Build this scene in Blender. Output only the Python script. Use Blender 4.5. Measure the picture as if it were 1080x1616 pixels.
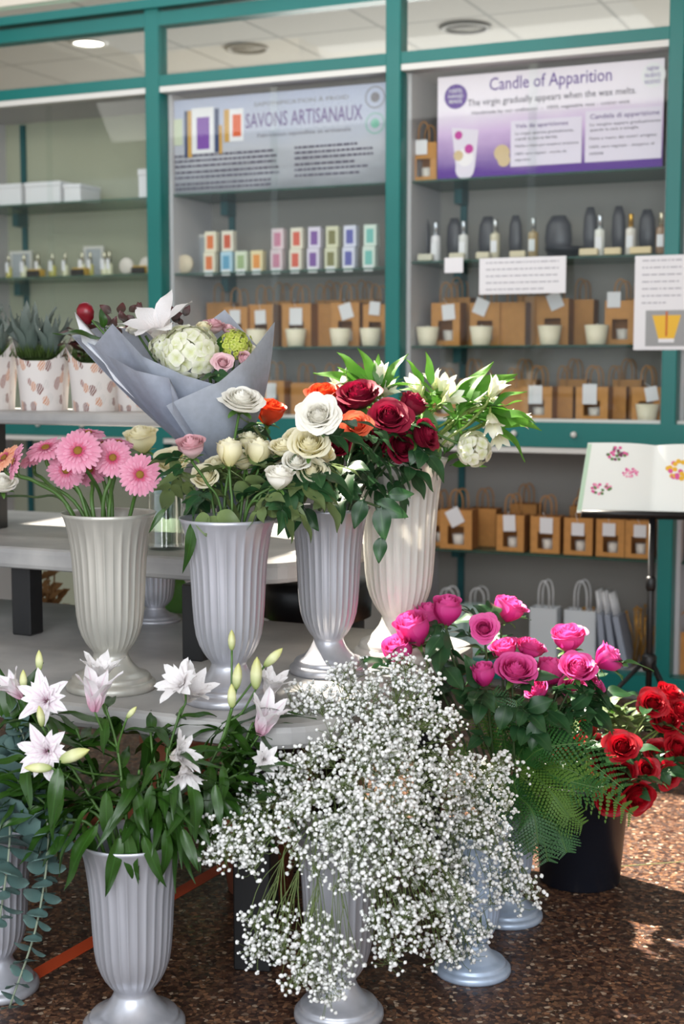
import bpy, math, random
from mathutils import Vector, Matrix, noise
for o in list(bpy.data.objects): bpy.data.objects.remove(o, do_unlink=True)
scene = bpy.context.scene
COL = scene.collection
rnd = random.Random(11)
PI = math.pi
# ------------------------------------------------ camera (24.1 deg left of the wall normal, 5.85 deg down)
FPX = 2244.0
PITCH = math.atan(230/FPX); YAW = math.radians(24.1)
CAMP = Vector((0, 0, 1.4))
FW = Vector((-math.sin(YAW)*math.cos(PITCH), math.cos(YAW)*math.cos(PITCH), -math.sin(PITCH)))
RT = Vector((math.cos(YAW), math.sin(YAW), 0))
UP = RT.cross(FW)
cd = bpy.data.cameras.new('camera'); cam = bpy.data.objects.new('camera', cd); COL.objects.link(cam)
cam.matrix_world = Matrix((( RT.x, UP.x, -FW.x, CAMP.x), (RT.y, UP.y, -FW.y, CAMP.y), (RT.z, UP.z, -FW.z, CAMP.z), (0,0,0,1)))
cd.sensor_fit = 'VERTICAL'; cd.sensor_height = 36.0; cd.lens = 36.0*FPX/1616
cd.clip_start = .05
cd.dof.use_dof = True; cd.dof.focus_distance = 3.25; cd.dof.aperture_fstop = 3.2
scene.camera = cam
# ------------------------------------------------ world, sun, exposure
w = bpy.data.worlds.new('daylight'); scene.world = w; w.use_nodes = True
w.node_tree.nodes['Background'].inputs[0].default_value = (.86, .93, 1.0, 1)
w.node_tree.nodes['Background'].inputs[1].default_value = 1.1
def light(name, kind, loc, direction, energy, color, size=None):
    l = bpy.data.lights.new(name, kind); o = bpy.data.objects.new(name, l); COL.objects.link(o)
    o.location = loc; o.rotation_euler = Vector(direction).to_track_quat('-Z', 'Y').to_euler()
    l.energy = energy; l.color = color
    if kind == 'SUN': l.angle = math.radians(size)
    elif size: l.shape = 'RECTANGLE'; l.size, l.size_y = size
    return o
light('sun', 'SUN', (-4, 5, 7), (.66, -.30, -.8), 20.0, (1.0, .91, .78), .9)
light('shop_front_daylight', 'AREA', (-.4, -.9, 2.0), (-.28, 1, -.16), 118, (.93, .96, 1.0), (3.4, 2.2))
light('back_room_ceiling_fill', 'AREA', (-2.8, 10.7, 1.9), (0, -1, .25), 210, (1, .97, .92), (5.0, 2.0))  # unseen lamp added to brighten the back room ceiling
light('cabinet_front_light', 'AREA', (-3.0, 3.9, 3.05), (0, .75, -.6), 22, (1, .97, .92), (4.5, .5))
scene.view_settings.view_transform = 'Standard'; scene.view_settings.look = 'None'
scene.view_settings.exposure = 0.28; scene.view_settings.gamma = 1.0
try: scene.view_settings.use_curve_mapping = False
except Exception: pass

# ------------------------------------------------ helpers
def ray(px, py): return FW + RT*((px-540)/FPX) + UP*((808-py)/FPX)
def at(px, py, d): return CAMP + ray(px, py)*d
def on_y(px, py, Y): r = ray(px, py); return CAMP + r*(Y/r.y)
def on_z(px, py, Z): r = ray(px, py); return CAMP + r*((Z-1.4)/r.z)
def V(*a): return Vector(a)
def ax3(a):                       # direction given as (right, up, towards viewer) of the place's front side
    return (RT*a[0] + UP*a[1] - FW*a[2]).normalized()
def frame(zdir, roll=0.0):
    z = Vector(zdir).normalized(); t = V(0,0,1) if abs(z.z) < .95 else V(1,0,0)
    x = t.cross(z).normalized(); y = z.cross(x)
    return Matrix((x, y, z)).transposed() @ Matrix.Rotation(roll, 3, 'Z')
def lin(c): return tuple(((v/255)/12.92 if v/255 <= .04045 else ((v/255+.055)/1.055)**2.4) for v in c)
class MB:
    def __init__(s): s.v = []; s.f = []; s.uv = []; s.mi = []; s.sm = []
    def add(s, vs, fs, uvs=None, mi=0, smooth=True):
        b = len(s.v); s.v += [Vector(p) for p in vs]
        s.uv += (uvs if uvs else [(0,0)]*len(vs))
        for f in fs: s.f.append([b+i for i in f]); s.mi.append(mi); s.sm.append(smooth)
    def merge(s, o, M=None, mi=None):
        b = len(s.v)
        s.v += [(M @ p if M else p.copy()) for p in o.v]; s.uv += o.uv
        for f, m, q in zip(o.f, o.mi, o.sm): s.f.append([b+i for i in f]); s.mi.append(m if mi is None else mi); s.sm.append(q)
    def box(s, lo, hi, mi=0, bev=0.0):
        x0,y0,z0 = lo; x1,y1,z1 = hi
        if bev <= 0:
            vs = [(x0,y0,z0),(x1,y0,z0),(x1,y1,z0),(x0,y1,z0),(x0,y0,z1),(x1,y0,z1),(x1,y1,z1),(x0,y1,z1)]
            s.add(vs, [(0,3,2,1),(4,5,6,7),(0,1,5,4),(1,2,6,5),(2,3,7,6),(3,0,4,7)], [(p[0], p[2]) for p in vs], mi, False)
        else:
            vs = []; b = bev
            for (cx,cy,cz) in [(x0,y0,z0),(x1,y0,z0),(x1,y1,z0),(x0,y1,z0),(x0,y0,z1),(x1,y0,z1),(x1,y1,z1),(x0,y1,z1)]:
                sx = 1 if cx == x0 else -1; sy = 1 if cy == y0 else -1; sz = 1 if cz == z0 else -1
                vs += [(cx, cy+sy*b, cz+sz*b), (cx+sx*b, cy, cz+sz*b), (cx+sx*b, cy+sy*b, cz)]
            F = []
            q = lambda c, k: c*3+k
            F += [(q(0,2),q(3,2),q(2,2),q(1,2)),(q(4,2),q(5,2),q(6,2),q(7,2)),(q(0,1),q(1,1),q(5,1),q(4,1)),(q(2,1),q(3,1),q(7,1),q(6,1)),(q(1,0),q(2,0),q(6,0),q(5,0)),(q(3,0),q(0,0),q(4,0),q(7,0))]
            F += [(q(0,2),q(1,2),q(1,1),q(0,1)),(q(1,2),q(2,2),q(2,0),q(1,0)),(q(2,2),q(3,2),q(3,1),q(2,1)),(q(3,2),q(0,2),q(0,0),q(3,0))]
            F += [(q(4,1),q(5,1),q(5,2),q(4,2)),(q(5,0),q(6,0),q(6,2),q(5,2)),(q(6,1),q(7,1),q(7,2),q(6,2)),(q(7,0),q(4,0),q(4,2),q(7,2))]
            F += [(q(0,0),q(0,1),q(4,1),q(4,0)),(q(1,1),q(1,0),q(5,0),q(5,1)),(q(2,0),q(2,1),q(6,1),q(6,0)),(q(3,1),q(3,0),q(7,0),q(7,1))]
            F += [(q(0,0),q(0,2),q(0,1)),(q(1,0),q(1,1),q(1,2)),(q(2,0),q(2,2),q(2,1)),(q(3,0),q(3,1),q(3,2)),(q(4,0),q(4,1),q(4,2)),(q(5,0),q(5,2),q(5,1)),(q(6,0),q(6,1),q(6,2)),(q(7,0),q(7,2),q(7,1))]
            s.add(vs, F, [(p[0], p[2]) for p in vs], mi, False)
    def grid(s, fn, nu, nv, mi=0, smooth=True, wrap=False):
        vs = []; uv = []
        for j in range(nv+1):
            for i in range(nu if wrap else nu+1):
                u = i/nu; v = j/nv; vs.append(fn(u, v)); uv.append((u, v))
        n = nu if wrap else nu+1; fs = []
        for j in range(nv):
            for i in range(nu):
                i2 = (i+1) % n
                fs.append((j*n+i, j*n+i2, (j+1)*n+i2, (j+1)*n+i))
        s.add(vs, fs, uv, mi, smooth)
    def lathe(s, prof, n=32, M=None, mi=0, smooth=True, rad=None):
        vs = []; uv = []
        for j, p in enumerate(prof):
            for i in range(n):
                t = 2*PI*i/n; r = p[0]*(rad(t, p) if rad else 1)
                q = V(r*math.cos(t), r*math.sin(t), p[1]); vs.append(M @ q if M else q); uv.append((i/n, p[1]))
        fs = [(j*n+i, j*n+(i+1) % n, (j+1)*n+(i+1) % n, (j+1)*n+i) for j in range(len(prof)-1) for i in range(n)]
        if prof[0][0] > 1e-4: fs.append(tuple(range(n))[::-1])
        if prof[-1][0] > 1e-4: fs.append(tuple((len(prof)-1)*n+i for i in range(n)))
        s.add(vs, fs, uv, mi, smooth)
    def tube(s, pts, r, n=6, mi=0, cap=True):
        pts = [Vector(p) for p in pts]; m = len(pts)
        if m < 2: return
        rr = r if isinstance(r, (list, tuple)) else [r]*m
        vs = []; uv = []; x = None
        for j in range(m):
            t = (pts[min(j+1, m-1)]-pts[max(j-1, 0)])
            if t.length < 1e-9: t = V(0,0,1)
            t.normalize()
            if x is None:
                a = V(0,0,1) if abs(t.z) < .9 else V(1,0,0); x = a.cross(t).normalized()
            else:
                x = (x - t*x.dot(t)); x = x.normalized() if x.length > 1e-6 else t.orthogonal().normalized()
            y = t.cross(x)
            for i in range(n):
                a = 2*PI*i/n; vs.append(pts[j]+(x*math.cos(a)+y*math.sin(a))*rr[j]); uv.append((i/n, j/(m-1)))
        fs = [(j*n+i, j*n+(i+1) % n, (j+1)*n+(i+1) % n, (j+1)*n+i) for j in range(m-1) for i in range(n)]
        if cap: fs += [tuple(range(n))[::-1], tuple((m-1)*n+i for i in range(n))]
        s.add(vs, fs, uv, mi, True)
    def mesh(s, name, mats, loc=None):
        me = bpy.data.meshes.new(name); L = Vector(loc) if loc else V(0,0,0)
        me.from_pydata([tuple(p-L) for p in s.v], [], s.f)
        ul = me.uv_layers.new(name='UVMap')
        li = [0]*len(me.loops); me.loops.foreach_get('vertex_index', li)
        flat = []
        for i in li: flat += [s.uv[i][0], s.uv[i][1]]
        ul.data.foreach_set('uv', flat)
        for m in (mats if isinstance(mats, (list, tuple)) else [mats]): me.materials.append(m)
        me.polygons.foreach_set('material_index', s.mi); me.polygons.foreach_set('use_smooth', s.sm)
        me.update(); return me
    def build(s, name, mats, parent=None, loc=None):
        L = wl(parent) if parent else Vector(loc or (0,0,0))
        return obj(name, s.mesh(name, mats, L), parent, None if parent else L)
def wl(o):                        # world location of an unrotated thing / part
    p = Vector(o.location)
    while o.parent: o = o.parent; p += Vector(o.location)
    return p
def obj(name, me, parent=None, loc=None):
    o = bpy.data.objects.new(name, me); COL.objects.link(o)
    if parent: o.parent = parent
    if loc is not None: o.location = loc
    return o
def thing(name, loc, label, cat, group=None):
    o = bpy.data.objects.new(name, None); COL.objects.link(o); o.location = loc
    o.empty_display_size = .02
    return tag(o, label, cat, group)
def tag(o, label, cat, group=None, kind=None):
    o['label'] = label; o['category'] = cat
    if group: o['group'] = group
    if kind: o['kind'] = kind
    return o
def put(name, me, parent, pos, M3=None, sc=1.0):   # place a shared mesh in world space under an unrotated parent
    o = obj(name, me, parent)
    p = Vector(pos) - (wl(parent) if parent else V(0,0,0))
    m = (M3 or Matrix.Identity(3)).to_4x4()
    o.matrix_local = Matrix.Translation(p) @ m @ Matrix.Diagonal((sc, sc, sc, 1) if not isinstance(sc, tuple) else (*sc, 1))
    return o
def cr(P, n=6):                   # Catmull-Rom through points
    P = [Vector(p) for p in P]; Q = [P[0]*2-P[1]] + P + [P[-1]*2-P[-2]]; out = []
    for i in range(1, len(Q)-2):
        a, b, c, d = Q[i-1:i+3]
        for k in range(n):
            t = k/n; out.append(.5*((2*b)+(c-a)*t+(2*a-5*b+4*c-d)*t*t+(-a+3*b-3*c+d)*t**3))
    out.append(P[-1]); return out
def curve_pt(P, t):
    x = t*(len(P)-1); i = min(int(x), len(P)-2); f = x-i; return P[i].lerp(P[i+1], f), (P[i+1]-P[i]).normalized()

# ------------------------------------------------ materials
def nt(name):
    m = bpy.data.materials.new(name); m.use_nodes = True
    return m, m.node_tree.nodes, m.node_tree.links, m.node_tree.nodes['Principled BSDF']
def mat(name, rgb, rough=.5, metal=0.0, var=.0, scale=30, bump=0.0, coat=0.0, spec=None, emit=None, alpha=None):
    m, n, l, b = nt(name); c = lin(rgb)
    b.inputs['Base Color'].default_value = (*c, 1); b.inputs['Roughness'].default_value = rough; b.inputs['Metallic'].default_value = metal
    if coat: b.inputs['Coat Weight'].default_value = coat; b.inputs['Coat Roughness'].default_value = .15
    if spec is not None: b.inputs['Specular IOR Level'].default_value = spec
    if emit: b.inputs['Emission Color'].default_value = (*c, 1); b.inputs['Emission Strength'].default_value = emit
    if var or bump:
        tc = n.new('ShaderNodeTexCoord'); no = n.new('ShaderNodeTexNoise'); no.inputs['Scale'].default_value = scale; no.inputs['Detail'].default_value = 5
        l.new(tc.outputs['Object'], no.inputs['Vector'])
        if var:
            r = n.new('ShaderNodeValToRGB'); r.color_ramp.elements[0].position = .3; r.color_ramp.elements[1].position = .7
            r.color_ramp.elements[0].color = (*[x*(1-var) for x in c], 1); r.color_ramp.elements[1].color = (*[min(1, x*(1+var)) for x in c], 1)
            l.new(no.outputs['Fac'], r.inputs['Fac']); l.new(r.outputs['Color'], b.inputs['Base Color'])
        if bump:
            bp = n.new('ShaderNodeBump'); bp.inputs['Strength'].default_value = bump; bp.inputs['Distance'].default_value = .002
            l.new(no.outputs['Fac'], bp.inputs['Height']); l.new(bp.outputs['Normal'], b.inputs['Normal'])
    return m
def petal(name, base, mid, tip, trans=.3, rough=.5, streak=0.0, axis='Y', veins=None):
    """thin living tissue: colour runs along the petal (UV), light passes through a little"""
    m, n, l, b = nt(name)
    uv = n.new('ShaderNodeUVMap'); sp = n.new('ShaderNodeSeparateXYZ'); l.new(uv.outputs['UV'], sp.inputs['Vector'])
    r = n.new('ShaderNodeValToRGB'); e = r.color_ramp.elements
    e[0].position = 0; e[0].color = (*lin(base), 1); e[1].position = 1; e[1].color = (*lin(tip), 1)
    k = e.new(.5); k.color = (*lin(mid), 1)
    l.new(sp.outputs['Y'], r.inputs['Fac'])
    out = r.outputs['Color']
    if veins:                       # a coloured midrib along u = .5
        mp = n.new('ShaderNodeMath'); mp.operation = 'SUBTRACT'; mp.inputs[1].default_value = .5; l.new(sp.outputs['X'], mp.inputs[0])
        ab = n.new('ShaderNodeMath'); ab.operation = 'ABSOLUTE'; l.new(mp.outputs[0], ab.inputs[0])
        mr = n.new('ShaderNodeMapRange'); mr.inputs['From Min'].default_value = 0; mr.inputs['From Max'].default_value = veins[1]
        mr.inputs['To Min'].default_value = veins[2]; mr.inputs['To Max'].default_value = 0; l.new(ab.outputs[0], mr.inputs['Value'])
        mx = n.new('ShaderNodeMix'); mx.data_type = 'RGBA'; l.new(mr.outputs[0], mx.inputs['Factor']); l.new(out, mx.inputs['A']); mx.inputs['B'].default_value = (*lin(veins[0]), 1)
        out = mx.outputs['Result']
    tc = n.new('ShaderNodeTexCoord'); no = n.new('ShaderNodeTexNoise'); no.inputs['Scale'].default_value = 60; l.new(tc.outputs['Object'], no.inputs['Vector'])
    hs = n.new('ShaderNodeHueSaturation'); mr2 = n.new('ShaderNodeMapRange'); mr2.inputs['To Min'].default_value = .85; mr2.inputs['To Max'].default_value = 1.15
    l.new(no.outputs['Fac'], mr2.inputs['Value']); l.new(mr2.outputs[0], hs.inputs['Value']); l.new(out, hs.inputs['Color'])
    l.new(hs.outputs['Color'], b.inputs['Base Color']); b.inputs['Roughness'].default_value = rough
    t = n.new('ShaderNodeBsdfTranslucent'); l.new(hs.outputs['Color'], t.inputs['Color'])
    ms = n.new('ShaderNodeMixShader'); ms.inputs[0].default_value = trans
    o = n['Material Output']; l.new(b.outputs[0], ms.inputs[1]); l.new(t.outputs[0], ms.inputs[2]); l.new(ms.outputs[0], o.inputs['Surface'])
    return m
def glass(name, tint=(1,1,1), refl=.08):
    m, n, l, b = nt(name); n.remove(b)
    t = n.new('ShaderNodeBsdfTransparent'); t.inputs[0].default_value = (*tint, 1)
    g = n.new('ShaderNodeBsdfGlossy'); g.inputs['Roughness'].default_value = .02
    fr = n.new('ShaderNodeLayerWeight'); fr.inputs[0].default_value = .5
    mr = n.new('ShaderNodeMapRange'); mr.inputs['To Min'].default_value = refl; mr.inputs['To Max'].default_value = min(1, refl*6)
    l.new(fr.outputs['Facing'], mr.inputs['Value'])
    ms = n.new('ShaderNodeMixShader'); l.new(mr.outputs[0], ms.inputs[0]); l.new(t.outputs[0], ms.inputs[1]); l.new(g.outputs[0], ms.inputs[2])
    l.new(ms.outputs[0], n['Material Output'].inputs['Surface']); return m
M = {}
M['teal'] = mat('teal_paint', (0,108,103), .4, var=.06, scale=3)
M['teal_dark'] = mat('teal_inside', (8,84,88), .5)
M['alu'] = mat('white_strip', (214,212,206), .4)
M['white_panel'] = mat('white_panel', (196,192,194), .6, var=.03, scale=2)
M['grey_panel'] = mat('grey_panel', (146,142,136), .6, var=.05, scale=2)
M['cream_panel'] = mat('cream_panel', (172,174,152), .6, var=.06, scale=2)
M['shelf_glass'] = mat('shelf_glass_edge', (46,84,72), .15, spec=.6)
M['glass'] = glass('clear_pane', (.97,.985,.98), .012)
M['tglass'] = glass('transom_pane', (.95,.97,.97), .02)
M['vglass'] = glass('vase_glass', (.93,.97,.95), .1)
M['black'] = mat('black_metal', (16,16,18), .45, var=.1)
M['black_plastic'] = mat('black_plastic', (22,26,36), .38, bump=.1, scale=60)
M['black_leather'] = mat('black_leather', (18,18,20), .35, bump=.2)
M['paper'] = mat('white_paper', (226,224,226), .7)
M['ink'] = mat('dark_print', (70,62,84), .7)
M['ink_purple'] = mat('purple_print', (84,42,140), .7)
M['ink_violet'] = mat('violet_print', (96,70,130), .7)
M['ink_grey'] = mat('grey_print', (120,116,124), .7)
M['ink_faint'] = mat('faint_print', (168,166,172), .7)
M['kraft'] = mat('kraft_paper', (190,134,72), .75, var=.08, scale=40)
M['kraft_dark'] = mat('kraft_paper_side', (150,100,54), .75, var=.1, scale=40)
M['wax'] = mat('cream_wax', (232,222,196), .5)
M['stool_grey'] = mat('dark_cushion', (34,34,38), .4)
M['terracotta'] = mat('terracotta', (150,84,56), .7, var=.1)
M['stem'] = mat('green_stem', (70,104,44), .5, var=.25, scale=20)
M['stem_dark'] = mat('dark_green_stem', (52,72,36), .5, var=.25, scale=20)
M['stem_pale'] = mat('pale_green_stem', (120,140,66), .5, var=.2, scale=20)
M['rose_leaf'] = petal('rose_leaf', (34,66,38), (40,78,44), (48,84,46), .18, .38, veins=((70,104,62), .06, .6))
M['lily_leaf'] = petal('lily_leaf', (54,90,28), (44,78,24), (40,72,26), .22, .32, veins=((70,120,50), .05, .5))
M['alstro_leaf'] = petal('alstro_leaf', (62,110,36), (76,128,42), (100,150,54), .3, .42)
M['sage_leaf'] = petal('sage_leaf', (120,140,84), (104,124,76), (96,112,70), .25, .5)
M['fern_light'] = petal('fern_light_green', (74,110,40), (86,124,48), (110,140,60), .3, .4)
M['fern'] = petal('fern_green', (40,84,38), (46,96,42), (64,112,50), .25, .4)
M['euca'] = petal('eucalyptus_leaf', (80,108,104), (88,116,112), (104,130,124), .12, .5)
M['gyp_stem'] = mat('fine_green_stem', (96,112,60), .6)
M['gyp'] = petal('babys_breath_white', (236,238,228), (246,246,242), (250,250,248), .25, .6)
M['moss'] = petal('moss_green', (44,64,20), (62,86,28), (84,108,40), .2, .8)
M['succ'] = petal('succulent_grey', (70,86,80), (92,106,98), (112,122,116), .05, .5)
M['redleaf'] = petal('dark_red_leaf', (50,44,34), (72,46,42), (92,44,46), .15, .5)
M['sepal'] = petal('sepal_green', (80,120,50), (84,124,54), (96,132,62), .2, .5)
# petal colours
M['rose_pink'] = petal('hot_pink_petal', (200,36,118), (222,50,142), (238,100,174), .32)
M['rose_white'] = petal('white_petal', (236,234,206), (250,247,236), (252,250,242), .3)
M['rose_cream'] = petal('cream_petal', (238,228,160), (248,241,198), (252,247,222), .3)
M['rose_blush'] = petal('blush_petal', (232,214,206), (236,204,206), (226,176,184), .3)
M['rose_orange'] = petal('orange_petal', (200,60,20), (222,70,30), (230,84,44), .3)
M['rose_coral'] = petal('coral_petal', (214,54,36), (236,92,58), (240,122,84), .3)
M['rose_dark'] = petal('burgundy_petal', (84,0,26), (122,4,40), (146,14,52), .22, .6)
M['rose_red'] = petal('red_petal', (104,0,12), (150,4,20), (184,12,32), .25, .5)
M['gerb'] = petal('gerbera_pink', (186,80,118), (226,142,172), (238,172,196), .3)
M['gerb2'] = petal('gerbera_peach', (220,120,90), (240,164,130), (248,190,160), .3)
M['gerb_in'] = mat('gerbera_centre', (150,110,40), .8, var=.3, scale=300)
M['gerb_ring'] = petal('gerbera_ring', (150,40,80), (196,70,110), (216,110,140), .2)
M['lily_white'] = petal('lily_white', (224,214,206), (246,242,242), (250,248,248), .3)
M['lily_pink'] = petal('lily_white_pink', (220,160,186), (246,238,242), (250,247,249), .3, veins=((214,150,186), .10, .38))
M['lily_bud'] = petal('lily_bud', (150,170,90), (224,226,176), (200,200,116), .15, .45)
M['hyd'] = petal('hydrangea_cream', (216,220,160), (238,240,214), (246,244,232), .3)
M['hyd_green'] = petal('viburnum_green', (160,180,50), (198,208,90), (216,222,120), .3)
M['alstro'] = petal('alstro_white', (206,216,150), (240,240,214), (248,248,236), .3)
M['lis_pink'] = petal('pale_pink_petal', (232,196,196), (238,190,200), (240,206,210), .3)
M['tulip'] = petal('dark_red_tulip', (110,10,24), (140,12,34), (120,8,28), .1, .3)
def vase_mat(name, rgb, metal=.35, trans=0.0):
    m, n, l, b = nt(name); c = lin(rgb)
    tc = n.new('ShaderNodeTexCoord'); mp = n.new('ShaderNodeMapping'); mp.inputs['Scale'].default_value = (14, 14, 1.5); no = n.new('ShaderNodeTexNoise')
    l.new(tc.outputs['Object'], mp.inputs[0]); l.new(mp.outputs[0], no.inputs['Vector']); no.inputs['Scale'].default_value = 2
    r = n.new('ShaderNodeValToRGB'); r.color_ramp.elements[0].position = .3; r.color_ramp.elements[1].position = .7
    r.color_ramp.elements[0].color = (*[x*.86 for x in c], 1); r.color_ramp.elements[1].color = (*[min(1, x*1.08) for x in c], 1)
    l.new(no.outputs['Fac'], r.inputs['Fac']); l.new(r.outputs[0], b.inputs['Base Color'])
    b.inputs['Metallic'].default_value = metal; b.inputs['Roughness'].default_value = .34; b.inputs['Coat Weight'].default_value = .25; b.inputs['Coat Roughness'].default_value = .2
    if trans:
        t = n.new('ShaderNodeBsdfTranslucent'); t.inputs[0].default_value = (*c, 1)
        ms = n.new('ShaderNodeMixShader'); ms.inputs[0].default_value = trans
        l.new(b.outputs[0], ms.inputs[1]); l.new(t.outputs[0], ms.inputs[2]); l.new(ms.outputs[0], n['Material Output'].inputs['Surface'])
    return m
M['vase'] = vase_mat('pearl_silver_plastic', (180,181,188), .45)
M['vase_warm'] = vase_mat('pearl_warm_plastic', (186,184,175), .4)
M['vase_cream'] = vase_mat('pearl_cream_plastic', (232,230,224), .1, .35)
M['vase_blue'] = vase_mat('pearl_blue_plastic', (176,192,214), .3)
M['wrap'] = petal('grey_blue_wrap', (126,136,156), (144,153,172), (168,174,186), .3, .45)
M['wrap_light'] = petal('pale_wrap', (150,158,174), (162,170,184), (178,184,194), .3, .45)
M['wrap_white'] = petal('white_wrap', (230,232,238), (234,236,242), (238,240,244), .3, .5)
def table_mat():
    m, n, l, b = nt('painted_white_board')
    tc = n.new('ShaderNodeTexCoord'); no = n.new('ShaderNodeTexNoise'); no.inputs['Scale'].default_value = 5; no.inputs['Detail'].default_value = 8
    l.new(tc.outputs['Object'], no.inputs['Vector'])
    r = n.new('ShaderNodeValToRGB'); r.color_ramp.elements[0].position = .35; r.color_ramp.elements[1].position = .62
    r.color_ramp.elements[0].color = (*lin((148,147,146)), 1); r.color_ramp.elements[1].color = (*lin((178,176,173)), 1)
    l.new(no.outputs['Fac'], r.inputs[0]); l.new(r.outputs[0], b.inputs['Base Color']); b.inputs['Roughness'].default_value = .38
    return m
M['board'] = table_mat()
def terrazzo():
    m, n, l, b = nt('terrazzo')
    tc = n.new('ShaderNodeTexCoord')
    vo = n.new('ShaderNodeTexVoronoi'); vo.inputs['Scale'].default_value = 95; l.new(tc.outputs['Object'], vo.inputs['Vector'])
    sp = n.new('ShaderNodeSeparateColor'); l.new(vo.outputs['Color'], sp.inputs[0])
    r = n.new('ShaderNodeValToRGB'); e = r.color_ramp.elements
    e[0].position = 0; e[0].color = (*lin((40,26,22)), 1); e[1].position = 1; e[1].color = (*lin((190,166,142)), 1)
    for p, c in ((.25,(68,43,33)),(.45,(108,74,54)),(.6,(56,39,33)),(.78,(140,100,72)),(.92,(86,60,46))):
        k = e.new(p); k.color = (*lin(c), 1)
    l.new(sp.outputs[0], r.inputs[0])
    v2 = n.new('ShaderNodeTexVoronoi'); v2.feature = 'DISTANCE_TO_EDGE'; v2.inputs['Scale'].default_value = 95; l.new(tc.outputs['Object'], v2.inputs['Vector'])
    mr = n.new('ShaderNodeMapRange'); mr.inputs['From Max'].default_value = .09; l.new(v2.outputs['Distance'], mr.inputs['Value'])
    mx = n.new('ShaderNodeMix'); mx.data_type = 'RGBA'; l.new(mr.outputs[0], mx.inputs['Factor']); mx.inputs['A'].default_value = (*lin((38,28,25)), 1); l.new(r.outputs[0], mx.inputs['B'])
    l.new(mx.outputs['Result'], b.inputs['Base Color'])
    r2 = n.new('ShaderNodeMapRange'); r2.inputs['To Min'].default_value = .25; r2.inputs['To Max'].default_value = .6; l.new(sp.outputs[1], r2.inputs[0]); l.new(r2.outputs[0], b.inputs['Roughness'])
    return m
M['terrazzo'] = terrazzo()
def tiles(name, rgb, sx):
    m, n, l, b = nt(name)
    tc = n.new('ShaderNodeTexCoord'); br = n.new('ShaderNodeTexBrick'); br.offset = 0; br.inputs['Scale'].default_value = 1
    br.inputs['Brick Width'].default_value = sx; br.inputs['Row Height'].default_value = sx; br.inputs['Mortar Size'].default_value = .012
    br.inputs['Color1'].default_value = (*lin(rgb), 1); br.inputs['Color2'].default_value = (*lin([c*.98 for c in rgb]), 1); br.inputs['Mortar'].default_value = (*lin([c*.8 for c in rgb]), 1)
    l.new(tc.outputs['Object'], br.inputs['Vector']); l.new(br.outputs['Color'], b.inputs['Base Color']); b.inputs['Roughness'].default_value = .8
    return m
M['ceil_tiles'] = tiles('ceiling_tiles', (206,204,196), .6)
M['ceil'] = mat('cream_ceiling', (216,206,190), .8)
def floral():
    m, n, l, b = nt('floral_paper')
    uv = n.new('ShaderNodeUVMap')
    mp = n.new('ShaderNodeMapping'); mp.inputs['Scale'].default_value = (1, .5, 1); mp.inputs['Rotation'].default_value = (0, 0, .6)
    nd = n.new('ShaderNodeTexNoise'); nd.inputs['Scale'].default_value = 2.2
    l.new(uv.outputs[0], nd.inputs['Vector']); mix = n.new('ShaderNodeMix'); mix.data_type = 'RGBA'; mix.blend_type = 'LINEAR_LIGHT'; mix.inputs['Factor'].default_value = .06
    l.new(uv.outputs[0], mix.inputs['A']); l.new(nd.outputs['Color'], mix.inputs['B']); l.new(mix.outputs['Result'], mp.inputs[0])
    vo = n.new('ShaderNodeTexVoronoi'); vo.inputs['Scale'].default_value = 6.5; l.new(mp.outputs[0], vo.inputs['Vector'])
    lt = n.new('ShaderNodeMath'); lt.operation = 'LESS_THAN'; lt.inputs[1].default_value = .44; l.new(vo.outputs['Distance'], lt.inputs[0])
    sp = n.new('ShaderNodeSeparateColor'); l.new(vo.outputs['Color'], sp.inputs[0])
    r = n.new('ShaderNodeValToRGB'); e = r.color_ramp.elements; r.color_ramp.interpolation = 'CONSTANT'
    e[0].position = 0; e[0].color = (*lin((120,72,66)), 1); e[1].position = .35; e[1].color = (*lin((196,138,104)), 1)
    k = e.new(.6); k.color = (*lin((206,202,198)), 1); k2 = e.new(.8); k2.color = (*lin((150,104,96)), 1)
    l.new(sp.outputs[0], r.inputs[0])
    wv = n.new('ShaderNodeTexWave'); wv.inputs['Scale'].default_value = 9; wv.inputs['Distortion'].default_value = 3; l.new(mp.outputs[0], wv.inputs['Vector'])
    gt = n.new('ShaderNodeMath'); gt.operation = 'GREATER_THAN'; gt.inputs[1].default_value = .3; l.new(wv.outputs['Fac'], gt.inputs[0])
    ml = n.new('ShaderNodeMath'); ml.operation = 'MULTIPLY'; l.new(lt.outputs[0], ml.inputs[0]); l.new(gt.outputs[0], ml.inputs[1])
    mx = n.new('ShaderNodeMix'); mx.data_type = 'RGBA'; l.new(ml.outputs[0], mx.inputs['Factor']); mx.inputs['A'].default_value = (*lin((216,210,206)), 1); l.new(r.outputs[0], mx.inputs['B'])
    l.new(mx.outputs['Result'], b.inputs['Base Color']); b.inputs['Roughness'].default_value = .7
    return m
M['floral'] = floral()
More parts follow.
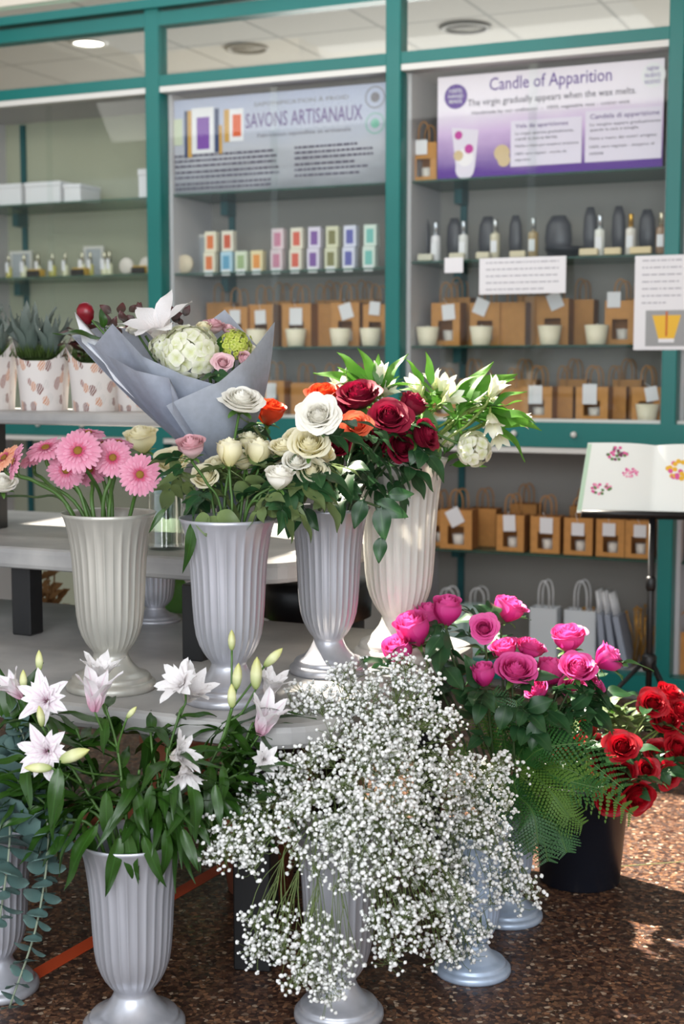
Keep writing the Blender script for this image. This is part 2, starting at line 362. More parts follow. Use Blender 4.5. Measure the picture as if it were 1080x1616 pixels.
# ================================================ STRUCTURE
W = 5.87
def struct(name, mb, m, loc=None):
    o = mb.build(name, m, None, loc); o['kind'] = 'structure'; return o
def sbox(name, lo, hi, m, bev=0):
    mb = MB(); mb.box(lo, hi, 0, bev); return struct(name, mb, m)
sbox('floor', (-9, -3, -.1), (3.5, 11, 0), M['terrazzo'])
CZ = 3.13
mb = MB()                                    # ceiling over the shop; unseen openings added and shaped to place the sun patches
for (x0, x1, y0, y1) in ((-9, -4.7, .4, 5.86), (-4.7, -3.6, .4, 4.3), (-4.7, -3.6, 5.8, 5.86), (-3.6, -3.1, .4, 3.85), (-3.1, -1.6, .4, 3.7), (-3.6, -1.6, 5.8, 5.86), (-1.6, 3.5, .4, 5.86)):
    mb.box((x0, y0, CZ), (x1, y1, CZ+.12))
struct('ceiling', mb, M['ceil'])
mb = MB(); mb.box((-9, 5.95, 3.2), (3.5, 11, 3.3)); struct('ceiling_back_room', mb, M['ceil_tiles'])
sbox('wall_back', (-9, 10.9, 0), (3.5, 11, 3.2), M['ceil'])
sbox('wall_left', (-9.1, -3, 0), (-9, 11, 3.3), M['ceil'])
sbox('wall_right', (3.5, 2.2, 0), (3.6, 11, 3.3), M['ceil'])
# teal framework of the shelving wall
T = M['teal']
PX = ((-3.62, -3.545), (-2.405, -2.335), (-1.187, -1.125), (.02, .085), (-4.86, -4.79))
for i, (x0, x1) in enumerate(PX): sbox('trim_%d' % (i+1), (x0, W-.034, 0.0), (x1, W+.052, 3.075), T, .004)
sbox('trim_6', (-6.1, W-.028, 2.695), (2.5, W+.048, 2.745), T)
sbox('trim_7', (-6.1, W-.03, 2.97), (2.5, W+.05, 3.03), M['teal'])
sbox('trim_8', (-6.1, W-.06, 3.045), (2.5, W+.06, 3.085), M['teal'])
sbox('trim_9', (-6.1, W-.026, 2.668), (2.5, W+.02, 2.694), M['alu'])
sbox('trim_10', (-6.1, W-.035, 1.06), (2.5, W+.05, 1.165), T)
sbox('trim_11', (-6.1, W-.035, .045), (2.5, W+.05, .115), T)
sbox('trim_12', (-6.1, W+.02, 0), (2.5, W+.06, .045), M['grey_panel'])
sbox('trim_13', (-6.1, W-.03, 1.035), (2.5, W+.03, 1.058), M['alu'])
for i, (a, c) in enumerate(((-4.79, -3.62), (-3.545, -2.405), (-2.335, -1.187), (-1.125, .02))):
    sbox('window_%d' % (i+1), (a, W+.004, 2.745), (c, W+.010, 2.97), M['tglass'])
mb = MB(); mb.box((-4.1, 2.3, .0005), (-1.2, 2.36, .0025))     # orange floor tape
tp = on_z(65, 1533, 0); tq = on_z(340, 1375, 0); d = (tq-tp).normalized(); nrm = V(-d.y, d.x, 0)*.022
mb = MB(); a = tp - d*.05; c = tq + d*.9
vs = [a-nrm, c-nrm, c+nrm, a+nrm]
mb.add([p + V(0,0,.0004) for p in vs] + [p + V(0,0,.0012) for p in vs], [(0,3,2,1),(4,5,6,7),(0,1,5,4),(1,2,6,5),(2,3,7,6),(3,0,4,7)], smooth=False)
tag(mb.build('floor_tape', mat('orange_tape', (196,72,30), .6), None, tuple(tp)), 'orange strip of tape stuck on the dark terrazzo floor', 'tape')
ja = on_z(985, 1367, 0); jb = on_z(1080, 1360, 0); jd = (jb-ja).normalized()
mb = MB(); jn = V(-jd.y, jd.x, 0)*.003; a = ja - jd*.4; c = jb + jd*2
vs = [a-jn, c-jn, c+jn, a+jn]; mb.add([p+V(0,0,.001) for p in vs], [(0,1,2,3)], smooth=False)
struct('trim_14', mb, mat('floor_joint', (96,96,60), .5))
# lights in the back room ceiling
def downlight(name, px, py, r, lit, label):
    p = on_z(px, py, 3.2); t = thing(name, p, label, 'ceiling light' if lit else 'vent')
    mb = MB(); mb.lathe([(r*1.25, 0), (r*1.25, -.012), (r*1.02, -.016), (r*1.0, -.004)], 32, Matrix.Translation(p)); mb.build('rim', M['alu'] if lit else mat('dark_rim', (120,116,104), .6), t)
    mb = MB(); mb.lathe([(.001, -.006), (r, -.006), (r, -.003), (.001, -.003)], 32, Matrix.Translation(p))
    mb.build('lamp_disc' if lit else 'grille', mat('lamp_glow', (255,246,230), .5, emit=9) if lit else mat('dark_grille', (96,90,70), .7), t)
downlight('ceiling_downlight', 140, 66, .085, True, 'round lit downlight in the tiled ceiling behind the left transom')
downlight('ceiling_vent', 390, 75, .10, False, 'round dim ceiling disc seen through the middle transom')
downlight('ceiling_vent', 735, 42, .11, False, 'round dim ceiling disc seen through the right transom')

# ================================================ SHELVING WALL
def clip(o): return o
def text_part(name, lines, m, parent, Y):
    """lines: (string, x0, x1, z0, z1) fitted into boxes on the plane y = Y facing the shop"""
    mb = MB()
    for (s, x0, x1, z0, z1) in lines:
        cu = bpy.data.curves.new('t', 'FONT'); cu.body = s; cu.extrude = 0; cu.resolution_u = 2; cu.offset = .006
        o = bpy.data.objects.new('t', cu); COL.objects.link(o)
        me = bpy.data.meshes.new_from_object(o); bpy.data.objects.remove(o)
        if not me.vertices: continue
        xs = [v.co.x for v in me.vertices]; ys = [v.co.y for v in me.vertices]
        ax, bx, ay, by = min(xs), max(xs), min(ys), max(ys)
        vs = [V(x0+(v.co.x-ax)/(bx-ax)*(x1-x0), Y, z0+(v.co.y-ay)/(by-ay)*(z1-z0)) for v in me.vertices]
        mb.add(vs, [tuple(p.vertices) for p in me.polygons], smooth=False)
    return mb.build(name, m, parent)
def bars(rows, rng):
    """unreadably small print: rows (x0, x1, z, height) as strings of word-long strokes"""
    mb = MB()
    for (x0, x1, z, h, Y) in rows:
        x = x0
        while x < x1-.004:
            wd = rng.uniform(.008, .034); e = min(x+wd, x1)
            mb.box((x, Y-.0006, z-h*.35), (e, Y, z+h*.35)); x = e+.005
    return mb
SD = .40                                     # shelf depth
def cabinet(name, x0, x1, back, side, shelves, label):
    t = thing(name, ((x0+x1)/2, W+.25, 0), label, 'display cabinet')
    mb = MB(); mb.box((x0, W+SD+.03, .045), (x1, W+SD+.05, 2.67)); mb.build('back_panel', back, t)
    for s in (x0, x1-.018):
        mb = MB(); mb.box((s, W+.052, .045), (s+.018, W+SD+.03, 2.67)); mb.build('side_panel', side, t)
    mb = MB(); mb.box((x0, W+.03, 2.67), (x1, W+SD+.05, 2.69)); mb.build('top_panel', side, t)
    mb = MB(); mb.box((x0+.018, W+.052, 1.145), (x1-.018, W+SD+.03, 1.17)); mb.build('cabinet_floor', side, t)
    mb = MB(); mb.box((x0+.018, W+.052, .085), (x1-.018, W+SD+.03, .105)); mb.build('bottom_board', side, t)
    for z in shelves:
        mb = MB(); mb.box((x0+.02, W+.056, z-.010), (x1-.02, W+SD+.02, z), 0, .001); mb.build('glass_shelf', M['shelf_glass2'], t)
    for s in (x0+.12,):
        mb = MB(); mb.box((s, W+SD+.015, .1), (s+.03, W+SD+.03, 2.66)); mb.build('shelf_rail', M['teal_dark'], t)
        for z in shelves:
            b = MB(); b.box((s-.004, W+SD-.06, z-.075), (s+.034, W+SD+.028, z-.011)); b.build('shelf_bracket', M['teal_dark'], t)
    mid = (x0+x1)/2
    for k, (a, c, y) in enumerate(((x0+.002, mid+.02, W+.014), (mid-.02, x1-.002, W+.026))):
        mb = MB(); mb.box((a, y, 1.172), (c, y+.005, 2.665)); g = mb.build('glass_door', M['glass'], t)
    mb = MB(); mb.box((x0, W+.0, 1.164), (x1, W+.04, 1.178)); mb.build('door_track', M['teal'] if False else M['alu'], t)
    for xx in (x0+.53, x0+.79):
        mb = MB(); mb.lathe([(.013, 0), (.013, .012), (.009, .018), (.001, .018)], 16, Matrix.Translation((xx, W-.035, 1.115)) @ Matrix.Rotation(PI/2, 4, 'X')); mb.build('lock_button', M['alu'], t)
    return t
def shelf_glass2():
    m, n, l, b = nt('green_shelf_glass'); b.inputs['Base Color'].default_value = (*lin((70,110,96)), 1); b.inputs['Roughness'].default_value = .08
    t = n.new('ShaderNodeBsdfTransparent'); t.inputs[0].default_value = (.72, .82, .76, 1); ms = n.new('ShaderNodeMixShader'); ms.inputs[0].default_value = .45
    l.new(t.outputs[0], ms.inputs[1]); l.new(b.outputs[0], ms.inputs[2]); l.new(ms.outputs[0], n['Material Output'].inputs['Surface']); return m
M['shelf_glass2'] = shelf_glass2()
cabinet('display_cabinet', -4.79, -3.62, M['cream_panel'], M['white_panel'], (2.205, 1.845, 1.49), 'left glass-fronted shelving bay with cream back and small bottles')
cabinet('display_cabinet', -3.545, -2.405, M['grey_panel'], M['white_panel'], (2.21, 1.84, 1.49), 'middle glass-fronted shelving bay with soap boxes on a shelf')
cabinet('display_cabinet', -2.335, -1.187, M['grey_panel'], M['white_panel'], (2.21, 1.86, 1.49, .59), 'right glass-fronted shelving bay with perfume bottles and kraft bags')
cabinet('display_cabinet', -1.125, .02, M['white_panel'], M['white_panel'], (2.21, 1.86, 1.49, .59), 'shelving bay cut off at the right edge beyond the last teal post')

def X(px, py=400, Y=None): return on_y(px, py, Y if Y else W+.09).x
# ---- banners
def banner(name, px0, px1, z0, z1, Y, m, label):
    x0, x1 = on_y(px0, 200, Y).x, on_y(px1, 200, Y).x
    t = thing(name, ((x0+x1)/2, Y, z0), label, 'sign board')
    mb = MB(); mb.box((x0, Y, z0), (x1, Y+.006, z1)); mb.build('board', m, t)
    return t, x0, x1
def banner_mat(name, top, midc, bot, p, cloud=0.0):
    m, n, l, b = nt(name)
    tc = n.new('ShaderNodeTexCoord'); sp = n.new('ShaderNodeSeparateXYZ'); l.new(tc.outputs['Generated'], sp.inputs[0])
    no = n.new('ShaderNodeTexNoise'); no.inputs['Scale'].default_value = 4; no.inputs['Detail'].default_value = 4; l.new(tc.outputs['Generated'], no.inputs['Vector'])
    ad = n.new('ShaderNodeMath'); ad.operation = 'MULTIPLY_ADD'; ad.inputs[1].default_value = cloud; l.new(no.outputs['Fac'], ad.inputs[0]); l.new(sp.outputs['Z'], ad.inputs[2])
    sb = n.new('ShaderNodeMath'); sb.operation = 'SUBTRACT'; sb.inputs[1].default_value = cloud*.5; l.new(ad.outputs[0], sb.inputs[0])
    r = n.new('ShaderNodeValToRGB'); e = r.color_ramp.elements
    e[0].position = p[0]; e[0].color = (*lin(bot), 1); e[1].position = p[2]; e[1].color = (*lin(top), 1); k = e.new(p[1]); k.color = (*lin(midc), 1)
    l.new(sb.outputs[0], r.inputs[0]); l.new(r.outputs[0], b.inputs['Base Color']); b.inputs['Roughness'].default_value = .55
    return m
YB = W+.075
rg = random.Random(3)
t1, a, c = banner('soap_banner', 264, 609, 2.212, 2.645, YB, banner_mat('soap_banner_print', (172,180,206), (182,182,190), (124,126,132), (0, .4, 1), .5), 'grey-blue soap banner standing along the top of the middle bay')
w_ = c-a; fx = lambda u: a+u*w_; fz = lambda v: 2.212+v*.433; YT = YB-.0012
text_part('heading', [('SAVONS ARTISANAUX', fx(.375), fx(.90), fz(.645), fz(.80))], M['ink_violet'], t1, YT)
text_part('small_heading', [('SAPONIFICATION À FROID', fx(.415), fx(.84), fz(.865), fz(.92)), ('Fabrication saponifiée et artisanale', fx(.43), fx(.85), fz(.53), fz(.585))], M['ink_grey'], t1, YT)
rows = [(fx(.03), fx(.55+rg.uniform(-.06, .0)), fz(v), .013, YT) for v in (.40, .345, .29, .225, .17, .10, .05)] + [(fx(.60), fx(.97-rg.uniform(0, .1)), fz(v), .013, YT) for v in (.41, .355, .30, .235, .18, .12)]
bars(rows, rg).build('small_print', M['ink'], t1)
mb = MB()
def brect(mb, u0, v0, u1, v1, y=YT, mi=0): mb.box((fx(u0), y-.001, fz(v0)), (fx(u1), y, fz(v1)), mi)
pm = [M['paper'], mat('print_purple', (120,70,160), .6), mat('print_navy', (40,60,100), .6), mat('print_gold', (196,150,70), .6), mat('print_orange', (214,90,40), .6), mat('print_green', (30,80,50), .6), mat('print_sage', (200,206,180), .6)]
brect(mb, .0, .46, .02, .80, mi=5); brect(mb, .02, .52, .075, .80, mi=6); brect(mb, .085, .38, .10, .88, mi=2); brect(mb, .10, .38, .12, .88, mi=3)
brect(mb, .12, .42, .225, .90, mi=0); brect(mb, .145, .46, .205, .80, YT-.001, 1); brect(mb, .23, .42, .25, .88, mi=2); brect(mb, .25, .40, .265, .70, mi=3)
brect(mb, .275, .52, .30, .86, mi=3); brect(mb, .30, .52, .365, .86, mi=0); brect(mb, .315, .57, .355, .80, YT-.001, 4)
mb.build('product_picture', pm, t1)
mb = MB()
for (uu, vv, rr, mi) in ((.955, .86, .048, 0), (.955, .60, .046, 1)):
    for ri, ro in ((rr*.9, rr), (.0, rr*.45)):
        cx, cz = fx(uu), fz(vv); n = 28
        vs = [V(cx+q*math.cos(2*PI*i/n), YT-.0005, cz+q*math.sin(2*PI*i/n)) for q in (max(ri, .0005), ro) for i in range(n)]
        mb.add(vs, [(i, (i+1) % n, n+(i+1) % n, n+i) for i in range(n)], mi=mi, smooth=False)
mb.build('round_seal', [M['ink_grey'], mat('seal_green', (120,180,160), .6)], t1)
t2, a, c = banner('candle_banner', 691, 1047, 2.212, 2.645, YB, banner_mat('candle_banner_print', (230,220,230), (206,176,214), (80,14,136), (.06, .42, .68), .25), 'white and purple candle banner standing along the top of the right bay')
w_ = c-a
text_part('heading', [('Candle of Apparition', fx(.24), fx(.78), fz(.79), fz(.955))], M['ink_purple'], t2, YT)
text_part('subheading', [('The virgin gradually appears when the wax melts.', fx(.14), fx(.885), fz(.675), fz(.76)), ('Handmade by our craftsmen  -  100% vegetable wax - cotton wick', fx(.16), fx(.86), fz(.60), fz(.645))], M['ink'], t2, YT)
mb = MB(); brect(mb, .34, .08, .655, .52); brect(mb, .67, .08, .995, .56); mb.build('text_panel', mat('panel_print', (224,214,228), .6), t2)
text_part('panel_heading', [('Vela de apariciones', fx(.36), fx(.595), fz(.435), fz(.49)), ('Candela di apparizione', fx(.69), fx(.985), fz(.47), fz(.53))], M['ink_violet'], t2, YT-.0015)
text_part('panel_text', [('La virgen aparece gradualmente,', fx(.36), fx(.62), fz(.375), fz(.41)), ('cuando la cera se derrite.', fx(.36), fx(.55), fz(.33), fz(.36)), ('Hecha a mano por nuestros artesanos.', fx(.36), fx(.645), fz(.255), fz(.29)),
  ('100% cera vegetal - mecha de', fx(.36), fx(.59), fz(.18), fz(.215)), ('algodón', fx(.36), fx(.43), fz(.125), fz(.155)),
  ('La vergine appare gradualmente', fx(.69), fx(.99), fz(.41), fz(.445)), ('quando la cera si scioglie.', fx(.69), fx(.90), fz(.36), fz(.395)), ('Fatta a mano dai nostri artigiani', fx(.69), fx(.975), fz(.28), fz(.315)), ('100% cera vegetale - stoppino di', fx(.69), fx(.965), fz(.20), fz(.235)), ('cotone', fx(.69), fx(.75), fz(.145), fz(.175))], M['ink'], t2, YT-.0015)
def disc(mb, cx, cz, r, y, mi=0, sx=1, n=32):
    vs = [V(cx+sx*r*math.cos(2*PI*i/n), y, cz+r*math.sin(2*PI*i/n)) for i in range(n)]; mb.add(vs, [tuple(range(n))], mi=mi, smooth=False)
mb = MB(); disc(mb, fx(.085), fz(.80), .052, YT-.0006); mb.build('purple_badge', M['ink_purple'], t2)
text_part('badge_text', [('100%', fx(.055), fx(.115), fz(.835), fz(.875)), ('HAND', fx(.05), fx(.12), fz(.785), fz(.82)), ('MADE', fx(.055), fx(.115), fz(.735), fz(.77))], M['paper'], t2, YT-.0016)
mb = MB(); disc(mb, fx(.955), fz(.85), .05, YT-.0006); mb.build('white_badge', M['paper'], t2)
text_part('white_badge_text', [('NEW', fx(.93), fx(.98), fz(.89), fz(.93)), ('NUEVO', fx(.92), fx(.985), fz(.83), fz(.87)), ('NUOVO', fx(.92), fx(.985), fz(.77), fz(.81))], M['ink_purple'], t2, YT-.0016)
mb = MB()
cx = fx(.13); y = YT-.0008
vs = [V(cx-.062, y, fz(.50)), V(cx+.062, y, fz(.46)), V(cx+.045, y, fz(.09)), V(cx-.04, y, fz(.08))]; mb.add(vs, [(0,3,2,1)], mi=0, smooth=False)
disc(mb, cx, fz(.085), .043, y-.0001, 0, 1); disc(mb, cx, fz(.2), .038, y-.0002, 3, 1); disc(mb, cx+.018, fz(.28), .02, y-.0003, 1); disc(mb, cx-.03, fz(.42), .018, y-.0003, 1)
disc(mb, cx-.03, fz(.22), .022, y-.0003, 2); disc(mb, fx(.30), fz(.22), .035, y-.0003, 2); disc(mb, fx(.31), fz(.15), .028, y-.0004, 2)
mb.build('candle_picture', [mat('print_glass', (222,212,224), .6), mat('print_magenta', (190,60,150), .6), mat('print_sand', (206,180,140), .6), mat('print_wax', (236,228,230), .6)], t2)

# ---- kraft bags
def ring_arc(cx, y, z0, hw, hh, r=.0035, lean=0.0):
    pts = [V(cx-hw, y, z0-.01), V(cx-hw, y, z0+hh*.45)] + [V(cx-hw*math.cos(a), y+lean*math.sin(a), z0+hh*.45+hh*.55*math.sin(a)) for a in [PI*k/8 for k in range(1, 8)]] + [V(cx+hw, y, z0+hh*.45), V(cx+hw, y, z0-.01)]
    mb = MB(); mb.tube(pts, r, 5); return mb
BAGN = [0]
M['handle'] = mat('paper_cord', (170,122,72), .8); M['handle_w'] = mat('white_cord', (220,220,222), .7)
M['bagwhite'] = mat('white_bag_paper', (206,210,214), .6); M['bagpale'] = mat('pale_green_bag', (178,198,194), .5)
M['candleglass'] = mat('candle_glass', (214,206,196), .25)
def kraft_bag(x, z, Y, w=.13, h=.17, d=.09, window=True, tagk=None, body='kraft', label='', cup=True, hh=.09, group=None, rot=0):
    t = thing('gift_bag', (x, Y+d/2, z), label, 'gift bag', group)
    bm = M[body]; mb = MB(); wf = w*.24; z1 = z+h; th = .003
    if window:
        fw = w*.24; fz0 = z+h*.12; fz1 = z+h*.58
        mb.box((x-w/2, Y, z), (x+w/2, Y+th, fz0)); mb.box((x-w/2, Y, fz1), (x+w/2, Y+th, z1))
        mb.box((x-w/2, Y, fz0), (x-w/2+fw, Y+th, fz1)); mb.box((x+w/2-fw, Y, fz0), (x+w/2, Y+th, fz1))
    else: mb.box((x-w/2, Y, z), (x+w/2, Y+th, z1))
    mb.box((x-w/2, Y+th, z), (x-w/2+th, Y+d, z1), 1); mb.box((x+w/2-th, Y+th, z), (x+w/2, Y+d, z1), 1)
    mb.box((x-w/2+th, Y+d-th, z), (x+w/2-th, Y+d, z1), 1); mb.box((x-w/2+th, Y+th, z), (x+w/2-th, Y+d-th, z+th), 1)
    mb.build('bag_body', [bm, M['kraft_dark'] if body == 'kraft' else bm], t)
    hm = M['handle'] if body == 'kraft' else M['handle_w']
    ring_arc(x, Y+.008, z1, w*.2, hh, lean=-.004).build('handle', hm, t)
    ring_arc(x, Y+d-.008, z1, w*.2, hh*.97, lean=.006).build('handle', hm, t)
    if window and cup:
        mb = MB(); r = w*.22; mb.lathe([(r*.8, 0), (r*.85, .002), (r, h*.3), (r*.9, h*.3), (r*.88, h*.26), (.001, h*.26)], 20, Matrix.Translation((x+w*.02, Y+d*.5, z+.004+h*.04)))
        mb.build('candle_jar', M['candleglass'], t)
    if tagk:
        s = w*.22; ang = tagk[0]; cx = x+tagk[1]*w; cz = z1+tagk[2]*h; hh2 = tagk[3] if len(tagk) > 3 else 1.15
        ca, sa = math.cos(ang), math.sin(ang); mb = MB()
        P = [(cx+ca*a-sa*b, cz+sa*a+ca*b) for a, b in ((-s, -s*hh2), (s, -s*hh2), (s, s*hh2), (-s, s*hh2))]
        y = Y-.006
        mb.add([V(p[0], y, p[1]) for p in P]+[V(p[0], y+.0015, p[1]) for p in P], [(0,1,2,3),(7,6,5,4),(0,4,5,1),(1,5,6,2),(2,6,7,3),(3,7,4,0)], smooth=False)
        mb.tube([V(cx, y, cz+s), V(x-w*.1, Y+.004, z1+.02)], .001, 4)
        mb.build('tag_card', M['paper'], t)
    return t
ORD = ['first', 'second', 'third', 'fourth', 'fifth', 'sixth', 'seventh', 'eighth', 'ninth', 'tenth', 'eleventh', 'twelfth', 'thirteenth', 'fourteenth', 'fifteenth']
YS = W+.10
kraft_bag(X(667, 250), 2.212, YS, .125, .165, .09, tagk=(0, -.06, -.12), label='kraft window bag with tag beside the purple candle banner on the top shelf')
def bag_row(specs, z, Y, shelf, base='kraft gift bag', group=None):
    for i, s in enumerate(specs):
        px, w, h, kw = s[0], s[1], s[2], s[3] if len(s) > 3 else {}
        yy = Y + kw.pop('dy', 0); kraft_bag(on_y(px, s[4] if len(s) > 4 else 540, yy).x, z, yy, w, h, label='%s, %s from left %s' % (base, ORD[i], shelf), group=group, **kw)
bag_row([(703, .135, .19, dict(tagk=(.1, .12, -.22))), (765, .14, .19, dict(tagk=(-.4, -.12, -.1), dy=.05)), (808, .12, .19, dict(window=False, dy=.06)), (872, .14, .20, dict(tagk=(.4, .08, -.05), dy=.03)), (978, .13, .185, dict(tagk=(.0, -.2, .02)))], 1.492, YS+.07, 'on the shelf below the perfume bottles')
bag_row([(700, .13, .13, dict(dy=.05)), (760, .12, .13, dict(dy=.05)), (808, .10, .13, dict(window=False, dy=.1)), (848, .14, .14, dict(tagk=(0, -.02, -.25, 1.3))), (888, .10, .14, dict(window=False, dy=.09)), (936, .14, .14, dict(tagk=(0, -.06, -.22, 1.4))), (970, .11, .14, dict(window=False, dy=.09)), (1022, .12, .14, dict(tagk=(.2, .2, -.2)))], 1.172, YS+.05, 'on the bottom glass-fronted shelf of the right bay', group=None)
bag_row([(692, .11, .16, dict(dy=.05)), (722, .15, .175, dict(tagk=(.5, -.02, -.18), dy=-.02)), (764, .13, .17, dict(window=False, dy=.12)), (809, .125, .16, dict(tagk=(.05, -.02, -.22, 1.3))), (865, .13, .16, dict(tagk=(0, .05, -.24, 1.2))), (918, .125, .16, dict(tagk=(0, .0, -.3, 1.0))), (970, .125, .16, dict(tagk=(0, -.05, -.27, 1.0))), (1015, .12, .16, dict(tagk=(0, .05, -.27, 1.0)))], .592, YS-.02, 'on the low shelf behind the music stand')
bag_row([(830, .12, .19, dict(window=False)), (925, .12, .19, dict(window=False))], .592, YS+.18, 'in the back row of the low shelf', 'taller brown gift bag')
kraft_bag(X(1108, 870), .592, YS, .13, .17, label='kraft bag at the right edge beyond the last teal post, low shelf')
kraft_bag(X(1082, 1040), .107, YS, .16, .18, window=False, label='brown bag at the right edge beyond the last teal post, near the floor')
# middle bay bags
bag_row([(372, .13, .19, dict(tagk=(0, .0, -.25))), (412, .13, .2, dict(tagk=(.05, .0, -.3), dy=.02)), (468, .15, .20, dict(tagk=(0, .0, -.3, 1.2))), (505, .12, .2, dict(window=False, dy=.08)), (545, .14, .2, dict(tagk=(.3, .05, -.2))), (592, .12, .19, dict(tagk=(-.1, .0, -.1)))], 1.492, YS+.08, 'on the middle bay shelf under the soap boxes')
bag_row([(395, .13, .15, dict(tagk=(0, 0, -.3))), (430, .12, .16, dict(tagk=(0, -.05, -.3, 1.4))), (478, .13, .15, dict(window=False, dy=.05)), (520, .12, .15, dict(tagk=(0, .0, -.3))), (568, .13, .15, dict(window=False)), (598, .10, .14, dict(tagk=(0, .0, -.3)))], 1.172, YS+.05, 'on the bottom glass-fronted shelf of the middle bay', 'brown gift bag')
bag_row([(745, .12, .17, dict(window=False)), (825, .12, .17, dict(window=False)), (905, .12, .17, dict(window=False)), (990, .12, .17, dict(window=False))], 1.172, YS+.2, 'in the back row, right bay bottom shelf', 'brown gift bag')
bag_row([(720, .13, .22, dict(window=False)), (838, .13, .22, dict(window=False)), (915, .12, .2, dict(window=False)), (1008, .12, .2, dict(window=False))], 1.492, YS+.22, 'in the back row below the perfume shelf', 'brown gift bag')
bag_row([(345, .13, .22, dict(window=False)), (440, .13, .22, dict(window=False)), (520, .13, .22, dict(window=False)), (570, .13, .22, dict(window=False))], 1.492, YS+.22, 'in the back row of the middle bay shelf', 'brown gift bag')
# white bags near the floor
def white_bag(px, w, h, label, body='bagwhite', hh=.13, dy=0, window=False):
    kraft_bag(on_y(px, 1000, YS+dy).x, .107, YS+dy, w, h, .08, False, None, body, label, hh=hh)
white_bag(705, .16, .22, 'pale green plastic bag lowest shelf, first from left', 'bagpale', .08)
white_bag(752, .16, .22, 'pale green plastic bag lowest shelf, second from left', 'bagpale', .08, .05)
white_bag(857, .12, .24, 'white paper bag with tall handles on the lowest shelf, left of the pair', hh=.12)
white_bag(915, .14, .235, 'white paper bag with wide handles on the lowest shelf, right of the pair', hh=.13, dy=.03)
for i, (px, lean) in enumerate(((955, .10), (972, .16), (990, .22))):
    x = on_y(px, 1000, YS).x; t = thing('gift_bag', (x, YS, .107), 'folded grey bag leaning in the fan beside the stand, %s from left' % ORD[i], 'gift bag')
    mb = MB(); R = Matrix.Translation((x, YS, .107)) @ Matrix.Rotation(-lean, 4, 'Y'); b = MB(); b.box((-.015, 0, .008), (.01, .14, .23)); mb.merge(b, R); mb.build('bag_body', mat('grey_bag', (150,156,170), .5), t)
    for dy in (.04, .1):
        b = MB(); b.tube([V(-.01, dy-.02, .22), V(-.012, dy-.015, .33), V(-.012, dy+.015, .33), V(-.01, dy+.02, .22)], .005, 5); mb = MB(); mb.merge(b, R); mb.build('handle', M['handle_w'], t)
for i, px in enumerate((940, 1010)):
    x = on_y(px, 1010, YS+.1).x; t = MB(); rr = random.Random(px)
    for k in range(16):
        p0 = V(x+rr.uniform(-.03, .03), YS+.12+rr.uniform(-.03, .03), .107); p2 = p0 + V(rr.uniform(-.06, .06), rr.uniform(-.05, .05), rr.uniform(.15, .27)); t.tube([p0, (p0+p2)/2+V(.01, 0, 0), p2], .003, 5)
        t.lathe([(.001, -.008), (.009, 0), (.001, .008)], 8, Matrix.Translation(p2))
    tag(t.build('gold_decoration', mat('gold_wire', (176,130,60), .3, .6), None, (x, YS+.12, .107)), ['bunch of gold sprays left of the folded grey bags', 'bunch of gold sprays right of the folded grey bags behind the stand'][i], 'decoration')
# ---- cups
def cup(px, z, Y, r, h, label, m='wax', dark=False, py=525):
    x = on_y(px, py, Y).x; t = thing('candle_cup', (x, Y, z), label, 'candle')
    mb = MB(); mb.lathe([(r*.72, 0), (r*.76, .002), (r, h), (r*.93, h), (r*.9, h*.86), (.001, h*.86)], 28, Matrix.Translation((x, Y, z))); mb.build('cup', M[m], t)
    mb = MB(); mb.lathe([(.001, h*.87), (r*.9, h*.87), (r*.9, h*.9), (.001, h*.9)], 24, Matrix.Translation((x, Y, z))); mb.tube([V(x, Y, z+h*.88), V(x+.001, Y, z+h*1.1)], .0015, 5); mb.build('wax_top', mat('wax_top', (60,50,44) if dark else (240,234,216), .5), t)
for i, px in enumerate((675, 760, 868, 942)): cup(px, 1.492, W+.12, .052, .082, 'cream tapered candle cup, %s from left on the shelf below the perfumes' % ORD[i], dark=(i == 2))
for i, px in enumerate((405, 467, 537, 585)): cup(px, 1.492, W+.12, .05, .08, 'cream tapered candle cup, %s from left on the middle bay shelf' % ORD[i], dark=(i > 1))
cup(1022, 1.172, W+.12, .05, .07, 'cream candle cup with dark wax on the bottom glass-fronted shelf', dark=True, py=640)
# ---- perfume bottles and the dark boxes behind
def bottle(px, z, Y, liquid, capc, label, r=.022, h=.105, py=370):
    x = on_y(px, py, Y).x; t = thing('perfume_bottle', (x, Y, z), label, 'perfume bottle')
    T_ = Matrix.Translation((x, Y, z))
    mb = MB(); mb.lathe([(r*.9, 0), (r, .004), (r, h), (r*.9, h+.006), (r*.4, h+.008), (r*.4, h+.016)], 24, T_); mb.build('bottle_body', mat('bottle_'+label[:12], liquid, .15, spec=.7), t)
    mb = MB(); mb.box((x-r*.6, Y-r-.001, z+.03), (x+r*.6, Y-r+.001, z+.08)); mb.build('bottle_label', M['paper'], t)
    mb = MB(); mb.lathe([(r*.5, h+.012), (r*.5, h+.062), (r*.45, h+.066), (.001, h+.066)], 20, T_); mb.build('cap', mat('cap_metal_'+label[:9], capc, .25, .8), t)
BT = [(688, (226,222,224), (210,214,220), 'white perfume bottle with silver cap, leftmost on the bottle shelf'), (732, (216,214,210), (200,204,210), 'frosted perfume bottle with silver cap, second from left'),
 (782, (206,196,170), (206,206,206), 'beige perfume bottle with silver cap, left of the amber one'), (842, (176,148,104), (206,206,206), 'amber perfume bottle with silver cap'),
 (947, (228,226,218), (206,210,216), 'white perfume bottle with silver cap, right of the black bowl'), (996, (222,214,204), (206,160,70), 'pale perfume bottle with a gold cap'), (1044, (150,120,96), (206,196,170), 'brown perfume bottle beside the right teal post')]
for px, lq, cc, lb in BT: bottle(px, 1.862, W+.13, lq, cc, lb)
